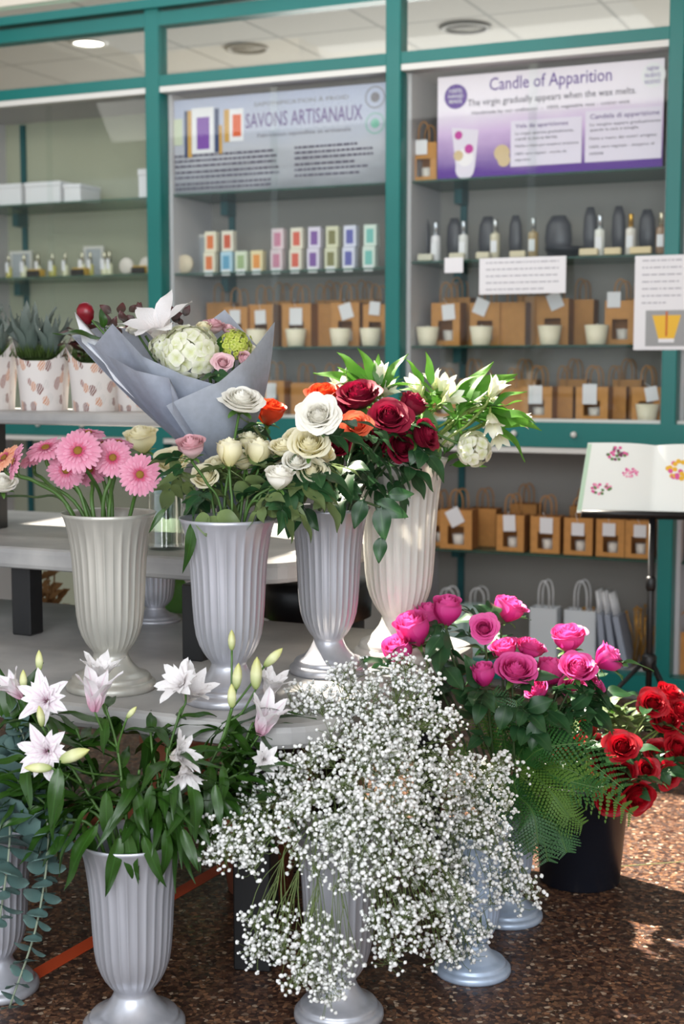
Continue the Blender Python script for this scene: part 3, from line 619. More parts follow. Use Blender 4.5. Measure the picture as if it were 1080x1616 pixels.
for i, (px, w, h) in enumerate(((667, .05, .21), (715, .06, .2), (768, .07, .2), (812, .05, .2), (880, .10, .19), (930, .05, .22), (975, .05, .22), (1020, .06, .2))):
    x = on_y(px, 360, W+.24).x; mb = MB(); mb.lathe([(w*.45, 0), (w*.62, h*.45), (w*.55, h*.8), (w*.3, h), (w*.28, h*1.0)], 20, Matrix.Translation((x, W+.26, 1.862)) @ Matrix.Diagonal((1, .6, 1, 1)))
    tag(mb.build('dark_pouch', mat('dark_box', (74,74,80), .4), None, (x, W+.26, 1.862)), 'dark grey pouch at the back of the bottle shelf, %s from left' % ORD[i], 'pouch')
for i, (px, w) in enumerate(((672, .07), (722, .07), (763, .06), (818, .07), (930, .08), (968, .07), (1012, .09))):
    x = on_y(px, 398, W+.09).x; mb = MB(); mb.box((x-w/2, W+.075, 1.863), (x+w/2, W+.10, 1.893), 0, .004)
    tag(mb.build('sample_box', mat('sample_box_%d' % i, (206+i*3, 200, 180-i*4), .6), None, (x, W+.09, 1.862)), 'small pale box at the front of the bottle shelf, %s from left' % ORD[i], 'box')
x = X(885, 390); mb = MB(); mb.lathe([(.04, 0), (.085, .03), (.09, .045), (.08, .04), (.03, .012), (.001, .012)], 24, Matrix.Translation((x, W+.17, 1.862))); tag(mb.build('black_bowl', M['black_plastic'], None, (x, W+.17, 1.862)), 'low black bowl on the perfume bottle shelf', 'bowl')
# ---- paper signs hanging on the glass doors
def sheet_sign(name, px0, px1, py0, py1, label, Y=W-.037, pic=False, lines=5, cat='paper sign'):
    A = on_y(px0, py0, Y); B = on_y(px1, py1, Y); t = thing(name, (A.x, Y, B.z), label, cat)
    mb = MB(); mb.box((A.x, Y, B.z), (B.x, Y+.0015, A.z)); mb.build('sheet', M['paper'], t)
    if lines:
        zt = A.z-.02; zb = B.z+(.5*(A.z-B.z) if pic else .02)
        rows = [(A.x+.03, B.x-.03-(.06 if k == lines-1 else 0), zt-(zt-zb)*k/max(1, lines-1), .008, Y) for k in range(lines)]
        for rw in rows: bars([rw], rg).build('text_line', M['ink_faint'], t)
    if pic:
        x0 = A.x+(B.x-A.x)*.22; zz0 = B.z+.015; zz1 = B.z+.42*(A.z-B.z); cx = (x0+B.x)/2; y = Y-.0008
        mb = MB(); mb.box((x0, y, zz0), (B.x, y+.0004, zz1), 0)
        hw = (B.x-x0)*.34; mb.add([V(cx-hw, y-.0004, zz1-.02), V(cx+hw, y-.0004, zz1-.02), V(cx+hw*.55, y-.0004, zz0+.03), V(cx-hw*.55, y-.0004, zz0+.03)], [(0,3,2,1)], mi=1, smooth=False)
        mb.box((cx-hw*.55, y-.0004, zz0+.015), (cx+hw*.55, y-.0003, zz0+.03), 2); mb.box((cx-.004, y-.0008, zz0+.04), (cx+.004, y-.0006, zz1-.005), 3)
        mb.build('candle_photo', [mat('photo_grey', (150,150,150), .6), mat('photo_yellow', (226,176,30), .5), M['paper'], mat('photo_orange', (190,90,20), .6)], t)
sheet_sign('paper_notice', 757, 893, 408, 462, 'wide white paper notice taped below the bottle shelf')
sheet_sign('paper_notice', 1003, 1085, 404, 552, 'white notice with a yellow candle photo at the right teal post', pic=True, lines=7)
sheet_sign('price_tag', 702, 731, 407, 430, 'small white price tag hanging left of the wide notice', lines=0, cat='price tag')
# ---- soap boxes in the middle bay
def soap_box(px, z, Y, w, h, c1, c2, label, py=410, d=.04):
    x = on_y(px, py, Y).x; t = thing('soap_box', (x, Y+d/2, z), label, 'soap box')
    mb = MB(); mb.box((x-w/2, Y, z), (x+w/2, Y+d, z+h), 0, .002); mb.build('box', mat('soap_'+str(len(bpy.data.materials)), c1, .55), t)
    mb = MB(); mb.box((x-w*.28, Y-.001, z+h*.15), (x+w*.28, Y, z+h*.8)); mb.build('box_print', mat('soapp_'+str(len(bpy.data.materials)), c2, .55), t)
SB = [(330, 'orange', (224,214,190), (214,110,50), 2), (357, 'orange and blue', (222,214,196), (196,80,44), 2), (380, 'green', (206,212,190), (150,170,120), 1), (405, 'yellow-orange', (222,206,160), (220,140,60), 1),
 (436, 'pink', (216,196,200), (196,120,146), 2), (466, 'red', (222,214,196), (206,90,70), 2), (494, 'purple', (214,206,220), (120,80,150), 2), (522, 'olive', (206,204,176), (120,116,70), 2), (550, 'violet and blue', (208,208,222), (90,90,160), 2), (582, 'sea green', (206,218,206), (110,180,170), 2)]
for i, (px, cn, c1, c2, n) in enumerate(SB):
    for k in range(n):
        cc1, cc2 = c1, c2
        if cn == 'orange and blue' and k == 0: cc1, cc2 = (170,200,214), (90,150,180)
        soap_box(px+(k*2), 1.842+k*.098, W+.11+k*.012, .062, .096, cc1, cc2, ('%s soap box, %s of its stack on the soap shelf' % (cn, 'top' if k else 'bottom')) if n > 1 else '%s soap box standing alone on the soap shelf' % cn)
    x = on_y(px, 425, W+.065).x; mb = MB(); mb.box((x-.022, W+.062, 1.824), (x+.022, W+.064, 1.85)); tag(mb.build('price_tag', M['paper'], None, (x, W+.063, 1.83)), 'white price tag on the shelf edge under the %s soap box' % cn, 'price tag')
def round_soap(px, py, z, r, label, m=None, Y=W+.12):
    x = on_y(px, py, Y).x; mb = MB(); T_ = Matrix.Translation((x, Y, z+r)) @ Matrix.Rotation(PI/2, 4, 'X'); mb.lathe([(.001, .012), (r*.9, .012), (r, .006), (r, -.006), (r*.9, -.012), (.001, -.012)], 28, T_)
    tag(mb.build('round_soap', m or mat('round_soap', (206,190,164), .6), None, (x, Y, z)), label, 'soap')
round_soap(292, 410, 1.842, .045, 'round beige soap disc at the left end of the soap shelf')
round_soap(200, 412, 1.847, .04, 'round pale soap disc on the bottle shelf of the left bay, left one', mat('pale_disc', (214,206,196), .6))
round_soap(232, 412, 1.847, .04, 'round pale soap disc in the left bay, beside its right post', mat('pale_disc', (214,206,196), .6))
def photo_frame(px, z, w, h, label, py=400, Y=W+.3):
    x = on_y(px, py, Y).x; t = thing('picture_frame', (x, Y, z), label, 'picture frame')
    mb = MB(); s = .014
    mb.box((x-w/2, Y, z), (x+w/2, Y+.012, z+s)); mb.box((x-w/2, Y, z+h-s), (x+w/2, Y+.012, z+h)); mb.box((x-w/2, Y, z+s), (x-w/2+s, Y+.012, z+h-s)); mb.box((x+w/2-s, Y, z+s), (x+w/2, Y+.012, z+h-s)); mb.build('frame', M['alu'], t)
    mb = MB(); mb.box((x-w/2+s, Y+.006, z+s), (x+w/2-s, Y+.01, z+h-s)); mb.build('picture', mat('picture_grey', (170,176,180), .5), t)
photo_frame(318, 1.842, .16, .20, 'silver framed card behind the orange soap boxes', 385)
photo_frame(32, 1.847, .14, .15, 'silver framed card at the left edge of the left bay', 395)
photo_frame(147, 1.847, .12, .16, 'silver framed card in the middle of the left bay', 390)
photo_frame(42, 1.492, .15, .12, 'silver framed card on the shelf above the succulents', 490)
for i, px in enumerate((14, 38, 60, 83, 103, 130, 143, 165, 173)):
    bottle(px, 1.847, W+.16, (216,214,180) if i % 3 else (190,180,90), (206,200,176), 'small oil bottle, %s from left in the left bay' % ORD[i], r=.016+.003*(i % 2), h=.05, py=415)
for i, px in enumerate((52, 122, 218)):
    x = on_y(px, 428, W+.09).x; mb = MB(); mb.box((x-.035, W+.08, 1.847), (x+.035, W+.1, 1.877), 0, .002); mb.box((x-.04, W+.1, 1.847), (x+.04, W+.14, 1.885), 1, .002)
    tag(mb.build('gold_box', [M['black'], mat('gold_box', (190,150,50), .4)], None, (x, W+.09, 1.847)), 'small gold box with black front in the left bay, %s from left' % ORD[i], 'box')
for px0, px1, h, lb in ((-6, 36, .11, 'white carton at the far left on the top shelf of the left bay'), (43, 98, .11, 'white carton with a creased top on the left bay top shelf'), (104, 130, .09, 'low white carton right of the creased one, left bay'), (222, 240, .14, 'narrow white carton beside the left teal post')):
    a = on_y(px0, 300, W+.14).x; c = on_y(px1, 300, W+.14).x; t = thing('carton', ((a+c)/2, W+.2, 2.205), lb, 'carton')
    mb = MB(); mb.box((a, W+.12, 2.207), (c, W+.3, 2.207+h*.8), 0, .003); mb.build('box', M['paper'], t); mb = MB(); mb.box((a-.003, W+.117, 2.207+h*.78), (c+.003, W+.303, 2.207+h), 0, .003); mb.build('lid', M['paper'], t)

# ================================================ MUSIC STAND WITH THE OPEN CATALOGUE
SZ = 4.85
ms = at(1030, 815, SZ)
t = thing('music_stand', (ms.x, ms.y, 0), 'black tripod music stand in front of the right bay', 'music stand')
mb = MB(); mb.tube([V(ms.x, ms.y, .14), V(ms.x, ms.y, ms.z)], .011, 12); mb.build('pole', M['black'], t)
cz = at(1030, 1050, SZ).z
mb = MB(); mb.lathe([(.02, 0), (.026, .01), (.026, .05), (.018, .06)], 16, Matrix.Translation((ms.x, ms.y, cz-.03))); mb.build('collar', M['black'], t)
mb = MB(); mb.lathe([(.014, 0), (.018, .01), (.018, .04), (.012, .05)], 16, Matrix.Translation((ms.x, ms.y, cz+.25))); mb.build('clamp', M['black'], t)
for a in (200, 320, 80):
    d = V(math.cos(math.radians(a)), math.sin(math.radians(a)), 0)
    mb = MB(); mb.tube([V(ms.x, ms.y, cz)+d*.02, V(ms.x, ms.y, .012)+d*.36], .008, 8); lg = mb.build('leg', M['black'], t)
    mb = MB(); mb.lathe([(.001, -.012), (.012, -.01), (.013, .006), (.008, .014)], 12, Matrix.Translation(V(ms.x, ms.y, .012)+d*.36)); mb.build('rubber_foot', M['black_plastic'], lg)
    mb = MB(); mb.tube([V(ms.x, ms.y, cz-.18)+d*.01, V(ms.x, ms.y, cz*.55)+d*.17], .005, 6); mb.build('brace', M['black'], t)
lt = at(917, 810, SZ+.02); rt_ = at(1140, 815, SZ-.02); bk = at(935, 706, SZ+.10); bkr = at(1150, 714, SZ+.06)
ux = (rt_-lt).normalized(); uy = (bk-at(905, 812, SZ+.02)); uy = (uy - ux*uy.dot(ux)); UH = uy.length; uy.normalize(); un = ux.cross(uy)
LW = (rt_-lt).length
def pl(u, v, n=0.0): return lt + ux*u + uy*v + un*n
mb = MB(); b = [pl(0, -.02, -.02), pl(LW, -.02, -.02), pl(LW, .0, .035), pl(0, .0, .035)]; 
mb.tube([pl(.0, -.012, .035), pl(.14, -.012, .037), pl(LW, -.012, .037)], .011, 8); mb.add([pl(0,-.006,-.006), pl(LW,-.006,-.006), pl(LW,-.006,.036), pl(0,-.006,.036), pl(0,-.014,-.006), pl(LW,-.014,-.006), pl(LW,-.014,.036), pl(0,-.014,.036)], [(0,1,2,3),(7,6,5,4),(0,4,5,1),(1,5,6,2),(2,6,7,3),(3,7,4,0)], smooth=False)
mb.build('ledge', M['black'], t)
mb = MB(); mb.add([pl(.02,0,-.012), pl(LW-.02,0,-.012), pl(LW-.05,UH*.85,-.012), pl(.05,UH*.85,-.012), pl(.02,0,-.009), pl(LW-.02,0,-.009), pl(LW-.05,UH*.85,-.009), pl(.05,UH*.85,-.009)], [(3,2,1,0),(4,5,6,7),(0,1,5,4),(1,2,6,5),(2,3,7,6),(3,0,4,7)], smooth=False); mb.build('desk', M['black'], t)
bo = thing('open_catalogue', pl(LW/2, 0, 0), 'open white catalogue with small bouquet photos on the music stand', 'book')
mb = MB()
def page(u, v):
    x = -.025+u*(LW+.03)+v*.04*(1-u)+.01; s = abs(u-.5)*2; th = .012*(1-(1-s)**4)+.006*math.sin(PI*s)
    return pl(x, v*(UH+.005)-.002*0, th+.004)
mb.grid(page, 40, 6); b2 = MB(); b2.grid(lambda u, v: page(u, v)-un*.012, 40, 6)
mb.merge(b2); mb.build('pages', mat('catalogue_page', (236,238,232), .5), bo)
rr = random.Random(5); PM = [mat('pic_pink', (216,90,150), .6), mat('pic_green', (90,130,70), .6), mat('pic_plum', (120,50,90), .6), mat('pic_rose', (236,150,180), .6), mat('pic_yellow', (230,180,50), .6)]
for (u, v, s, cols) in ((.22, .84, .05, (0,1,2)), (.33, .57, .035, (0,3,3)), (.14, .33, .045, (0,1,3)), (.70, .62, .075, (4,4,0)), (.9, .2, .05, (1,3,4))):
    mb = MB(); s *= .75
    for k in range(26):
        a = rr.uniform(0, 2*PI); q = s*math.sqrt(rr.random()); uu = u+math.cos(a)*q/LW; vv = v+math.sin(a)*q*.6/UH
        p = page(uu, vv)+un*.0015; r = s*.16; mb.add([p+(ux*math.cos(x)+uy*math.sin(x))*r for x in [2*PI*i/7 for i in range(7)]], [tuple(range(7))], mi=cols[k % 3], smooth=False)
    mb.build('bouquet_picture', PM, bo)
mb = MB(); mb.add([page(.0, .02)+un*.0012, page(.03, .02)+un*.0012, page(.03, .98)+un*.0012, page(.0, .98)+un*.0012], [(0,1,2,3)], smooth=False); mb.build('page_border', mat('page_green', (190,216,190), .6), bo)

# ================================================ TIERED TABLE
t = thing('tiered_display_table', (-2.6, 3.2, 0), 'white three-tier display table on black square legs', 'table')
def board(x0, x1, y0, y1, z0, z1, R=.12, name='tier_board'):
    pts = [V(x0, y1, 0), V(x0, y0, 0)]
    for k in range(9): a = -PI/2 + PI/2*k/8; pts.append(V(x1-R+R*math.cos(a), y0+R+R*math.sin(a), 0))
    for k in range(9): a = PI/2*k/8; pts.append(V(x1-R+R*math.cos(a), y1-R+R*math.sin(a), 0))
    mb = MB(); n = len(pts); cx = V((x0+x1)/2, (y0+y1)/2, 0); rings = []
    for (z, s) in ((z0, .012), (z0+.004, .004), (z0+.014, 0), (z1-.016, 0), (z1-.005, .004), (z1, .014)):
        rings.append([V(p.x+(s if p.x < cx.x else -s), p.y+(s if p.y < cx.y else -s), z) for p in pts])
    vs = [p for r in rings for p in r]
    fs = [(j*n+i, j*n+(i+1) % n, (j+1)*n+(i+1) % n, (j+1)*n+i) for j in range(5) for i in range(n)]
    fs += [tuple(range(n))[::-1], tuple(5*n+i for i in range(n))]
    mb.add(vs, fs, smooth=False); return mb.build(name, M['board'], t)
board(-4.2, -1.235, 2.63, 3.77, .585, .64, .16)
board(-4.2, -1.59, 3.2, 4.05, .84, .9, .14)
board(-4.2, -1.98, 3.50, 3.82, 1.226, 1.265, .05)
def leg(cx, cy, z0, z1, s=.035, rot=0):
    mb = MB(); b = MB(); b.box((-s, -s, z0), (s, s, z1), 0, .004); mb.merge(b, Matrix.Translation((cx, cy, 0)) @ Matrix.Rotation(rot, 4, 'Z')); mb.build('leg', M['black'], t)
leg(-2.455, 3.29, .64, .84, .032); leg(-1.835, 3.18, .64, .84, .03)
leg(-2.455, 3.95, .64, .84, .032); leg(-3.9, 3.29, .64, .84)
leg(-2.78, 3.56, .9, 1.226, .034); leg(-2.05, 3.75, .9, 1.226, .03)
leg(-1.50, 2.86, 0, .585, .045, .25); leg(-1.36, 3.66, 0, .585, .04); leg(-3.9, 2.75, 0, .585, .04); leg(-3.9, 3.7, 0, .585, .04); leg(-2.75, 3.65, 0, .585, .04)
# black stool behind the table
p = on_z(500, 925, .66); zt = at(500, 915, 4.45).z; q = at(500, 915, 4.45)
t = thing('black_stool', (q.x, q.y, 0), 'round black stool behind the table between the silver vases', 'stool')
mb = MB(); mb.lathe([(.15, zt-.12), (.172, zt-.11), (.176, zt-.02), (.165, zt), (.12, zt+.008), (.001, zt+.01)], 40, Matrix.Translation((q.x, q.y, 0))); mb.build('seat', M['black_leather'], t)
mb = MB(); mb.lathe([(.15, .0), (.15, zt-.12), (.14, zt-.11)], 32, Matrix.Translation((q.x, q.y, 0))); mb.build('base', M['black'], t)
# ================================================ VASES
VP = [(.104,0),(.106,.006),(.105,.016),(.098,.022),(.092,.024),(.093,.03),(.088,.036),(.074,.04),(.068,.044),(.058,.054),(.048,.066),(.042,.078),(.040,.086),(.043,.092),(.050,.100),(.058,.113),(.066,.13),(.073,.152),(.077,.18),(.080,.22),(.0825,.27),(.085,.31),(.089,.345),(.094,.372),(.100,.394),(.106,.41),(.1115,.42)]
NF = 28
def vase_mesh(name, m, sh=1.0, sr=1.0, foot=1.0, belly=0.0):
    mb = MB(); n = NF*8; vs = []; uv = []
    prof = [(r*sr*(foot if z < .08 else 1), z*sh, z) for r, z in VP]
    prof = [(r + belly*max(0, math.sin(PI*min(1, max(0, (z0-.1)/.3)))), z, z0) for r, z, z0 in prof]
    inner = [(r-.004, z, z0) for r, z, z0 in reversed(prof) if z0 > .1] + [(.001, .1*sh, .1)]
    for (r, z, z0) in prof+inner:
        if z0 < .092: k = 0
        elif z0 < .35: k = min(1, (z0-.092)/.03)
        else: k = max(.0, 1-(z0-.35)/.056)
        for i in range(n):
            a = 2*PI*i/n; f = abs(math.sin(NF*a/2)); g = (1-f**.55)          # narrow ridges between broad hollows
            rr = r*(1+.035*k*(g*1.3-.35)) if z0 > .09 else r
            vs.append(V(rr*math.cos(a), rr*math.sin(a), z)); uv.append((i/n, z0))
    m_ = len(prof)+len(inner)
    fs = [(j*n+i, j*n+(i+1) % n, (j+1)*n+(i+1) % n, (j+1)*n+i) for j in range(m_-1) for i in range(n)] + [tuple(range(n))[::-1]]
    mb.add(vs, fs, uv); me = mb.mesh(name, m); return me
def vase(px, py, h, m, label, sh=1.0, sr=1.0, foot=1.0, name='flower_vase', belly=0.0, loc=None):
    p = loc or on_z(px, py, h); o = obj(name, vase_mesh(name, m, sh, sr, foot, belly)); o.location = (p.x, p.y, h); tag(o, label, 'vase')
    return dict(p=V(p.x, p.y, h), rim=h+.42*sh, r=.105*sr)
V1 = vase(176, 1086, .64, M['vase_warm'], 'fluted silver vase holding the pink gerberas on the table')
V2 = vase(362, 1104, .64, M['vase'], 'fluted silver vase holding the cream roses, middle of the table')
V3 = vase(519, 1060, .64, M['vase'], 'fluted silver vase holding the burgundy and orange roses', .985, .93)
V4 = vase(630, 1036, .64, M['vase_cream'], 'tall fluted cream vase holding the alstroemerias', 1.245, 1.13)
V5 = vase(212, 1622, 0, M['vase'], 'fluted silver vase on the floor holding the white lilies', 1.0, 1.03)
V6 = vase(535, 1604, 0, M['vase'], 'fluted silver vase on the floor under the big babys breath bunch', 1.0, .92)
V7 = vase(746, 1532, 0, M['vase_blue'], 'bluish silver vase on the floor, nearer of the two right of the babys breath', .82, .78, 1.08)
V8 = vase(800, 1447, 0, M['vase_blue'], 'bluish silver vase on the floor under the hot pink roses and fern', .82, .80, 1.08)
V9 = vase(-5, 1560, 0, M['vase'], 'silver vase at the left edge half hidden by eucalyptus', .9, .9)
p = on_z(243, 985, .64); V10 = vase(0, 0, .64, M['vase'], 'white vase foot on the table behind the gerbera vase', .9, .9, loc=V(p.x, 3.70, 0)) if False else None
# black bucket
bk = on_z(915, 1388, 0); bl = bk
t = thing('flower_bucket', (bl.x, bl.y, 0), 'black plastic bucket on the floor holding red roses', 'bucket')
mb = MB(); mb.lathe([(.104,0),(.108,.004),(.130,.27),(.1335,.272),(.135,.285),(.132,.288),(.127,.284),(.103,.01),(.001,.01)], 56, Matrix.Translation((bl.x, bl.y, 0))); mb.build('bucket_body', M['black_plastic'], t)
mb = MB(); mb.tube([V(bl.x+.134*math.cos(a), bl.y+.134*math.sin(a), .268+.035*math.sin((a-.3)*1)) for a in [PI*k/16-.3 for k in range(17)]], .003, 6); mb.build('wire_handle', M['alu'], t)
VB = dict(p=V(bl.x, bl.y, 0), rim=.285, r=.125)
# clear glass vase behind, with stems
gv = on_z(263, 866, .9); gl = V(gv.x, gv.y, .9)
t = thing('glass_vase', gl, 'clear glass vase of water between the gerbera and cream rose vases', 'vase')
mb = MB(); mb.lathe([(.045,0),(.052,.003),(.053,.012),(.050,.02),(.049,.2),(.053,.235),(.050,.235),(.046,.2),(.046,.02),(.001,.016)], 40, Matrix.Translation(gl)); mb.build('glass_body', M['vglass'], t)
mb = MB(); mb.lathe([(.001,.018),(.0455,.018),(.0455,.15),(.001,.15)], 32, Matrix.Translation(gl)); mb.build('water', glass('water', (.80,.88,.76), .08), t)
VG = dict(p=gl, rim=1.12, r=.045)

# ================================================ FLOWER MESHES (radius 1 unless said)
def rose_mb(n=22, openn=.5, seed=1, tall=1.15, ruffle=.05):
    r = random.Random(seed); mb = MB()
    for i in range(n):
        k = i/(n-1)                         # 0 heart ... 1 outside
        phi = i*2.39996+r.uniform(-.2, .2)
        R = .07+.72*k**.9; h = tall*(1.0+.10*(1-k)*(1-openn)) - openn*.42*k*k
        hw = 1.35-.45*k + (.5 if k < .15 else 0)
        curl = (.05+.20*k+.55*openn*k*k+r.uniform(0, .12)*k); lean = openn*k*k*.30; ph = r.uniform(0, 6)
        z0 = .05*(1-k); rw = ruffle*(.3+k)
        def f(u, v, R=R, h=h, hw=hw, curl=curl, lean=lean, phi=phi, z0=z0, ph=ph, rw=rw, k=k):
            s = (u-.5)*2; vv = v*(1-.20*abs(s)**2.6)
            a = phi+s*hw*(.35+.65*min(1, vv*1.8))
            c = max(0, (vv-.70)/.30)
            cl = max(0, .62-k)/.62*(.75 if openn > .3 else .55)
            rad = R*(1-cl*max(0, (vv-.45)/.55)**1.2)*(.22+.78*math.sin(min(1, vv*1.55)*PI/2))*(1+.07*s)*(1-.14*(1-openn)*max(0, vv-.5)*2) + lean*vv*vv*.75 + curl*.42*c*c*min(1, k*1.6) + rw*math.sin(a*5+ph)*vv**3*.5
            z = z0+h*(vv - .13*curl*c*c*2.2) + rw*.6*math.sin(a*4+ph)*vv**3
            return V(rad*math.cos(a), rad*math.sin(a), z)
        mb.grid(f, 9, 8)
    return mb
def bloom_mesh(kind, m):
    key = kind+'|'+m.name
    if key in BM: return BM[key]
    if kind == 'bud': mb = rose_mb(20, .10, 3, 1.65, .04)
    elif kind == 'half': mb = rose_mb(26, .38, 5, 1.4, .06)
    elif kind == 'half2': mb = rose_mb(30, .6, 9, 1.22, .07)
    elif kind == 'open': mb = rose_mb(36, .85, 7, 1.05, .08)
    elif kind == 'big': mb = rose_mb(56, .85, 12, 1.12, .11)
    mx = max(math.hypot(v.x, v.y) for v in mb.v)
    mb.v = [v/mx for v in mb.v]
    BM[key] = mb.mesh('bloom', m); return BM[key]
BM = {}
def sepals_mesh():
    mb = MB()
    mb.lathe([(.001,-.16),(.12,-.14),(.2,-.02),(.22,.08),(.16,.12)], 12)
    for i in range(5):
        a = 2*PI*i/5
        def f(u, v, a=a):
            s = (u-.5)*2; wd = .22*(1-v)**.7*(1-.3*(1-v)); rad = .2+.62*math.sin(v*1.4); z = .02+.18*v-.55*v*v*(.5+.3*math.sin(i*3)); d = V(math.cos(a), math.sin(a), 0); q = V(-math.sin(a), math.cos(a), 0)
            return d*rad+q*s*wd+V(0,0,z+abs(s)*.03)
        mb.grid(f, 2, 6)
    return mb.mesh('sepals', M['sepal'])
SEP = sepals_mesh()
def leaflet(mb, M4, L, Wd, droop=.25, fold=.25, serr=True, n=8, mi=0, seed=0):
    r = random.Random(seed); tw = r.uniform(-.3, .3)
    def f(u, v):
        s = (u-.5)*2; w = Wd*math.sin(PI*min(1, v**.8))**.85*(1-.25*v) if 0 < v < 1 else 0
        if serr: w *= 1+.09*((v*n*2.0) % 1-.5)
        y = L*v; z = -droop*L*v*v+fold*abs(s)*w+.04*L*math.sin(v*9+seed)*abs(s)
        x = s*w; return M4 @ V(x*math.cos(tw*v)+0, y, z+x*math.sin(tw*v))
    mb.grid(f, 4, n*2 if serr else n, mi)
def rose_leaf_mesh(seed, m, many=3):
    r = random.Random(seed); mb = MB()
    P = [V(0, .0, 0), V(0, .3, .04), V(0, .62, 0)]
    mb.tube(P, .012, 4)
    leaflet(mb, Matrix.Translation((0, .58, 0)), .62, .23, .3+r.uniform(0, .25), .22, seed=seed)
    for s in (-1, 1):
        for y in ((.42,) if many == 3 else (.22, .44)):
            leaflet(mb, Matrix.Translation((0, y, .02)) @ Matrix.Rotation(-s*1.05, 4, 'Z') @ Matrix.Rotation(r.uniform(-.2, .2), 4, 'X'), .48, .18, .25, .22, seed=seed+s)
    return mb.mesh('leaf', m)
RL = [rose_leaf_mesh(s, M['rose_leaf'], 3 if s % 2 else 5) for s in range(1, 6)]
RLS = [rose_leaf_mesh(s, M['sage_leaf'], 3) for s in range(6, 9)]
def single_leaf(seed, m, ratio=.3, serr=False, droop=.35):
    mb = MB(); mb.tube([V(0,0,0), V(0,.12,.01)], .012, 4); leaflet(mb, Matrix.Translation((0,.08,0)), .92, ratio, droop, .18, serr, 9, seed=seed); return mb.mesh('leaf', m)
LL = [single_leaf(s, M['lily_leaf'], .13, False, .25+.16*(s % 4)) for s in range(5)]
AL = [single_leaf(s, M['alstro_leaf'], .17, False, .2+.12*(s % 4)) for s in range(4)]
def leaf_frame(direction, upv=V(0,0,1), roll=0):     # +Y along direction, +Z the leaf's face
    y = Vector(direction).normalized(); z = Vector(upv)-y*Vector(upv).dot(y)
    if z.length < 1e-3: z = y.orthogonal()
    z.normalize(); x = y.cross(z); return Matrix((x, y, z)).transposed() @ Matrix.Rotation(roll, 3, 'Y')
def stem_path(vs, head, axis, sz, rng, low=.06, spread=.8):
    c = vs['p']; d = V(head.x-c.x, head.y-c.y, 0); L = d.length
    m = V(c.x, c.y, vs['rim']) + (d.normalized()*min(L*.35, vs['r']*spread) if L > 1e-4 else V(0,0,0)) + V(rng.uniform(-.2, .2)*vs['r'], rng.uniform(-.2, .2)*vs['r'], 0)
    b = V(c.x, c.y, c.z+low+ .1*(vs['rim']-c.z)) + (m-V(c.x, c.y, vs['rim']))*-.25
    return cr([b, m, m.lerp(head, .55)+V(0,0,.015)+axis*-.01, head-axis*sz*.35, head-axis*sz*.1], 7)
def add_leaves(t, path, n, meshes, size, rng, t0=.35, t1=.95, droop=(-.9, .35), name='leaf', outward=None):
    for i in range(n):
        q = t0+(t1-t0)*(i+rng.uniform(.1, .9))/n; p, d = curve_pt(path, min(.99, q))
        a = rng.uniform(0, 2*PI); h = V(math.cos(a), math.sin(a), 0)
        if outward is not None and rng.random() < .7:
            o = V(p.x-outward.x, p.y-outward.y, 0)
            if o.length > .01: h = (o.normalized()+h*.7).normalized()
        dr = h+V(0,0,rng.uniform(*droop)); s = size*rng.uniform(.75, 1.2)
        put(name, meshes[rng.randrange(len(meshes))], t, p, leaf_frame(dr, V(0,0,1), rng.uniform(-.6, .6)), s)
SRNG = random.Random(77)
def rose(vs, px, py, dz, dpx, kind, m, axis, label, leaves=4, cat='rose', leafm=None, stemm='stem_dark', lsize=.10, name='rose', group=None, lt0=.33, lt1=.92, depth=None, droop=(-.9, .35)):
    dpx *= 1.16; depth = depth or vsd(vs)+dz; R = dpx/2*depth/FPX; ax = ax3(axis)
    hc = at(px, py, depth)                      # centre of the bloom in the photo
    hh = {'bud': 1.15, 'half': .85, 'half2': .75, 'open': .55, 'big': .48}[kind]*R
    base = hc-ax*hh*.75
    t = thing(name, vs['p']+V(0,0,.02), label, cat, group)
    put('bloom', bloom_mesh(kind, m), t, base, frame(ax, SRNG.uniform(0, 6)), R)
    put('sepals', SEP, t, base, frame(ax, SRNG.uniform(0, 6)), R*.85)
    pth = stem_path(vs, base, ax, R, SRNG)
    mb = MB(); mb.tube(pth, .0032, 6); mb.build('stem', M[stemm], t)
    if leaves: add_leaves(t, pth, leaves, leafm or RL, lsize, SRNG, lt0, lt1, droop, outward=vs['p'])
    return t
def vsd(vs):
    c = V(vs['p'].x, vs['p'].y, vs['rim'])-CAMP; return c.dot(FW)

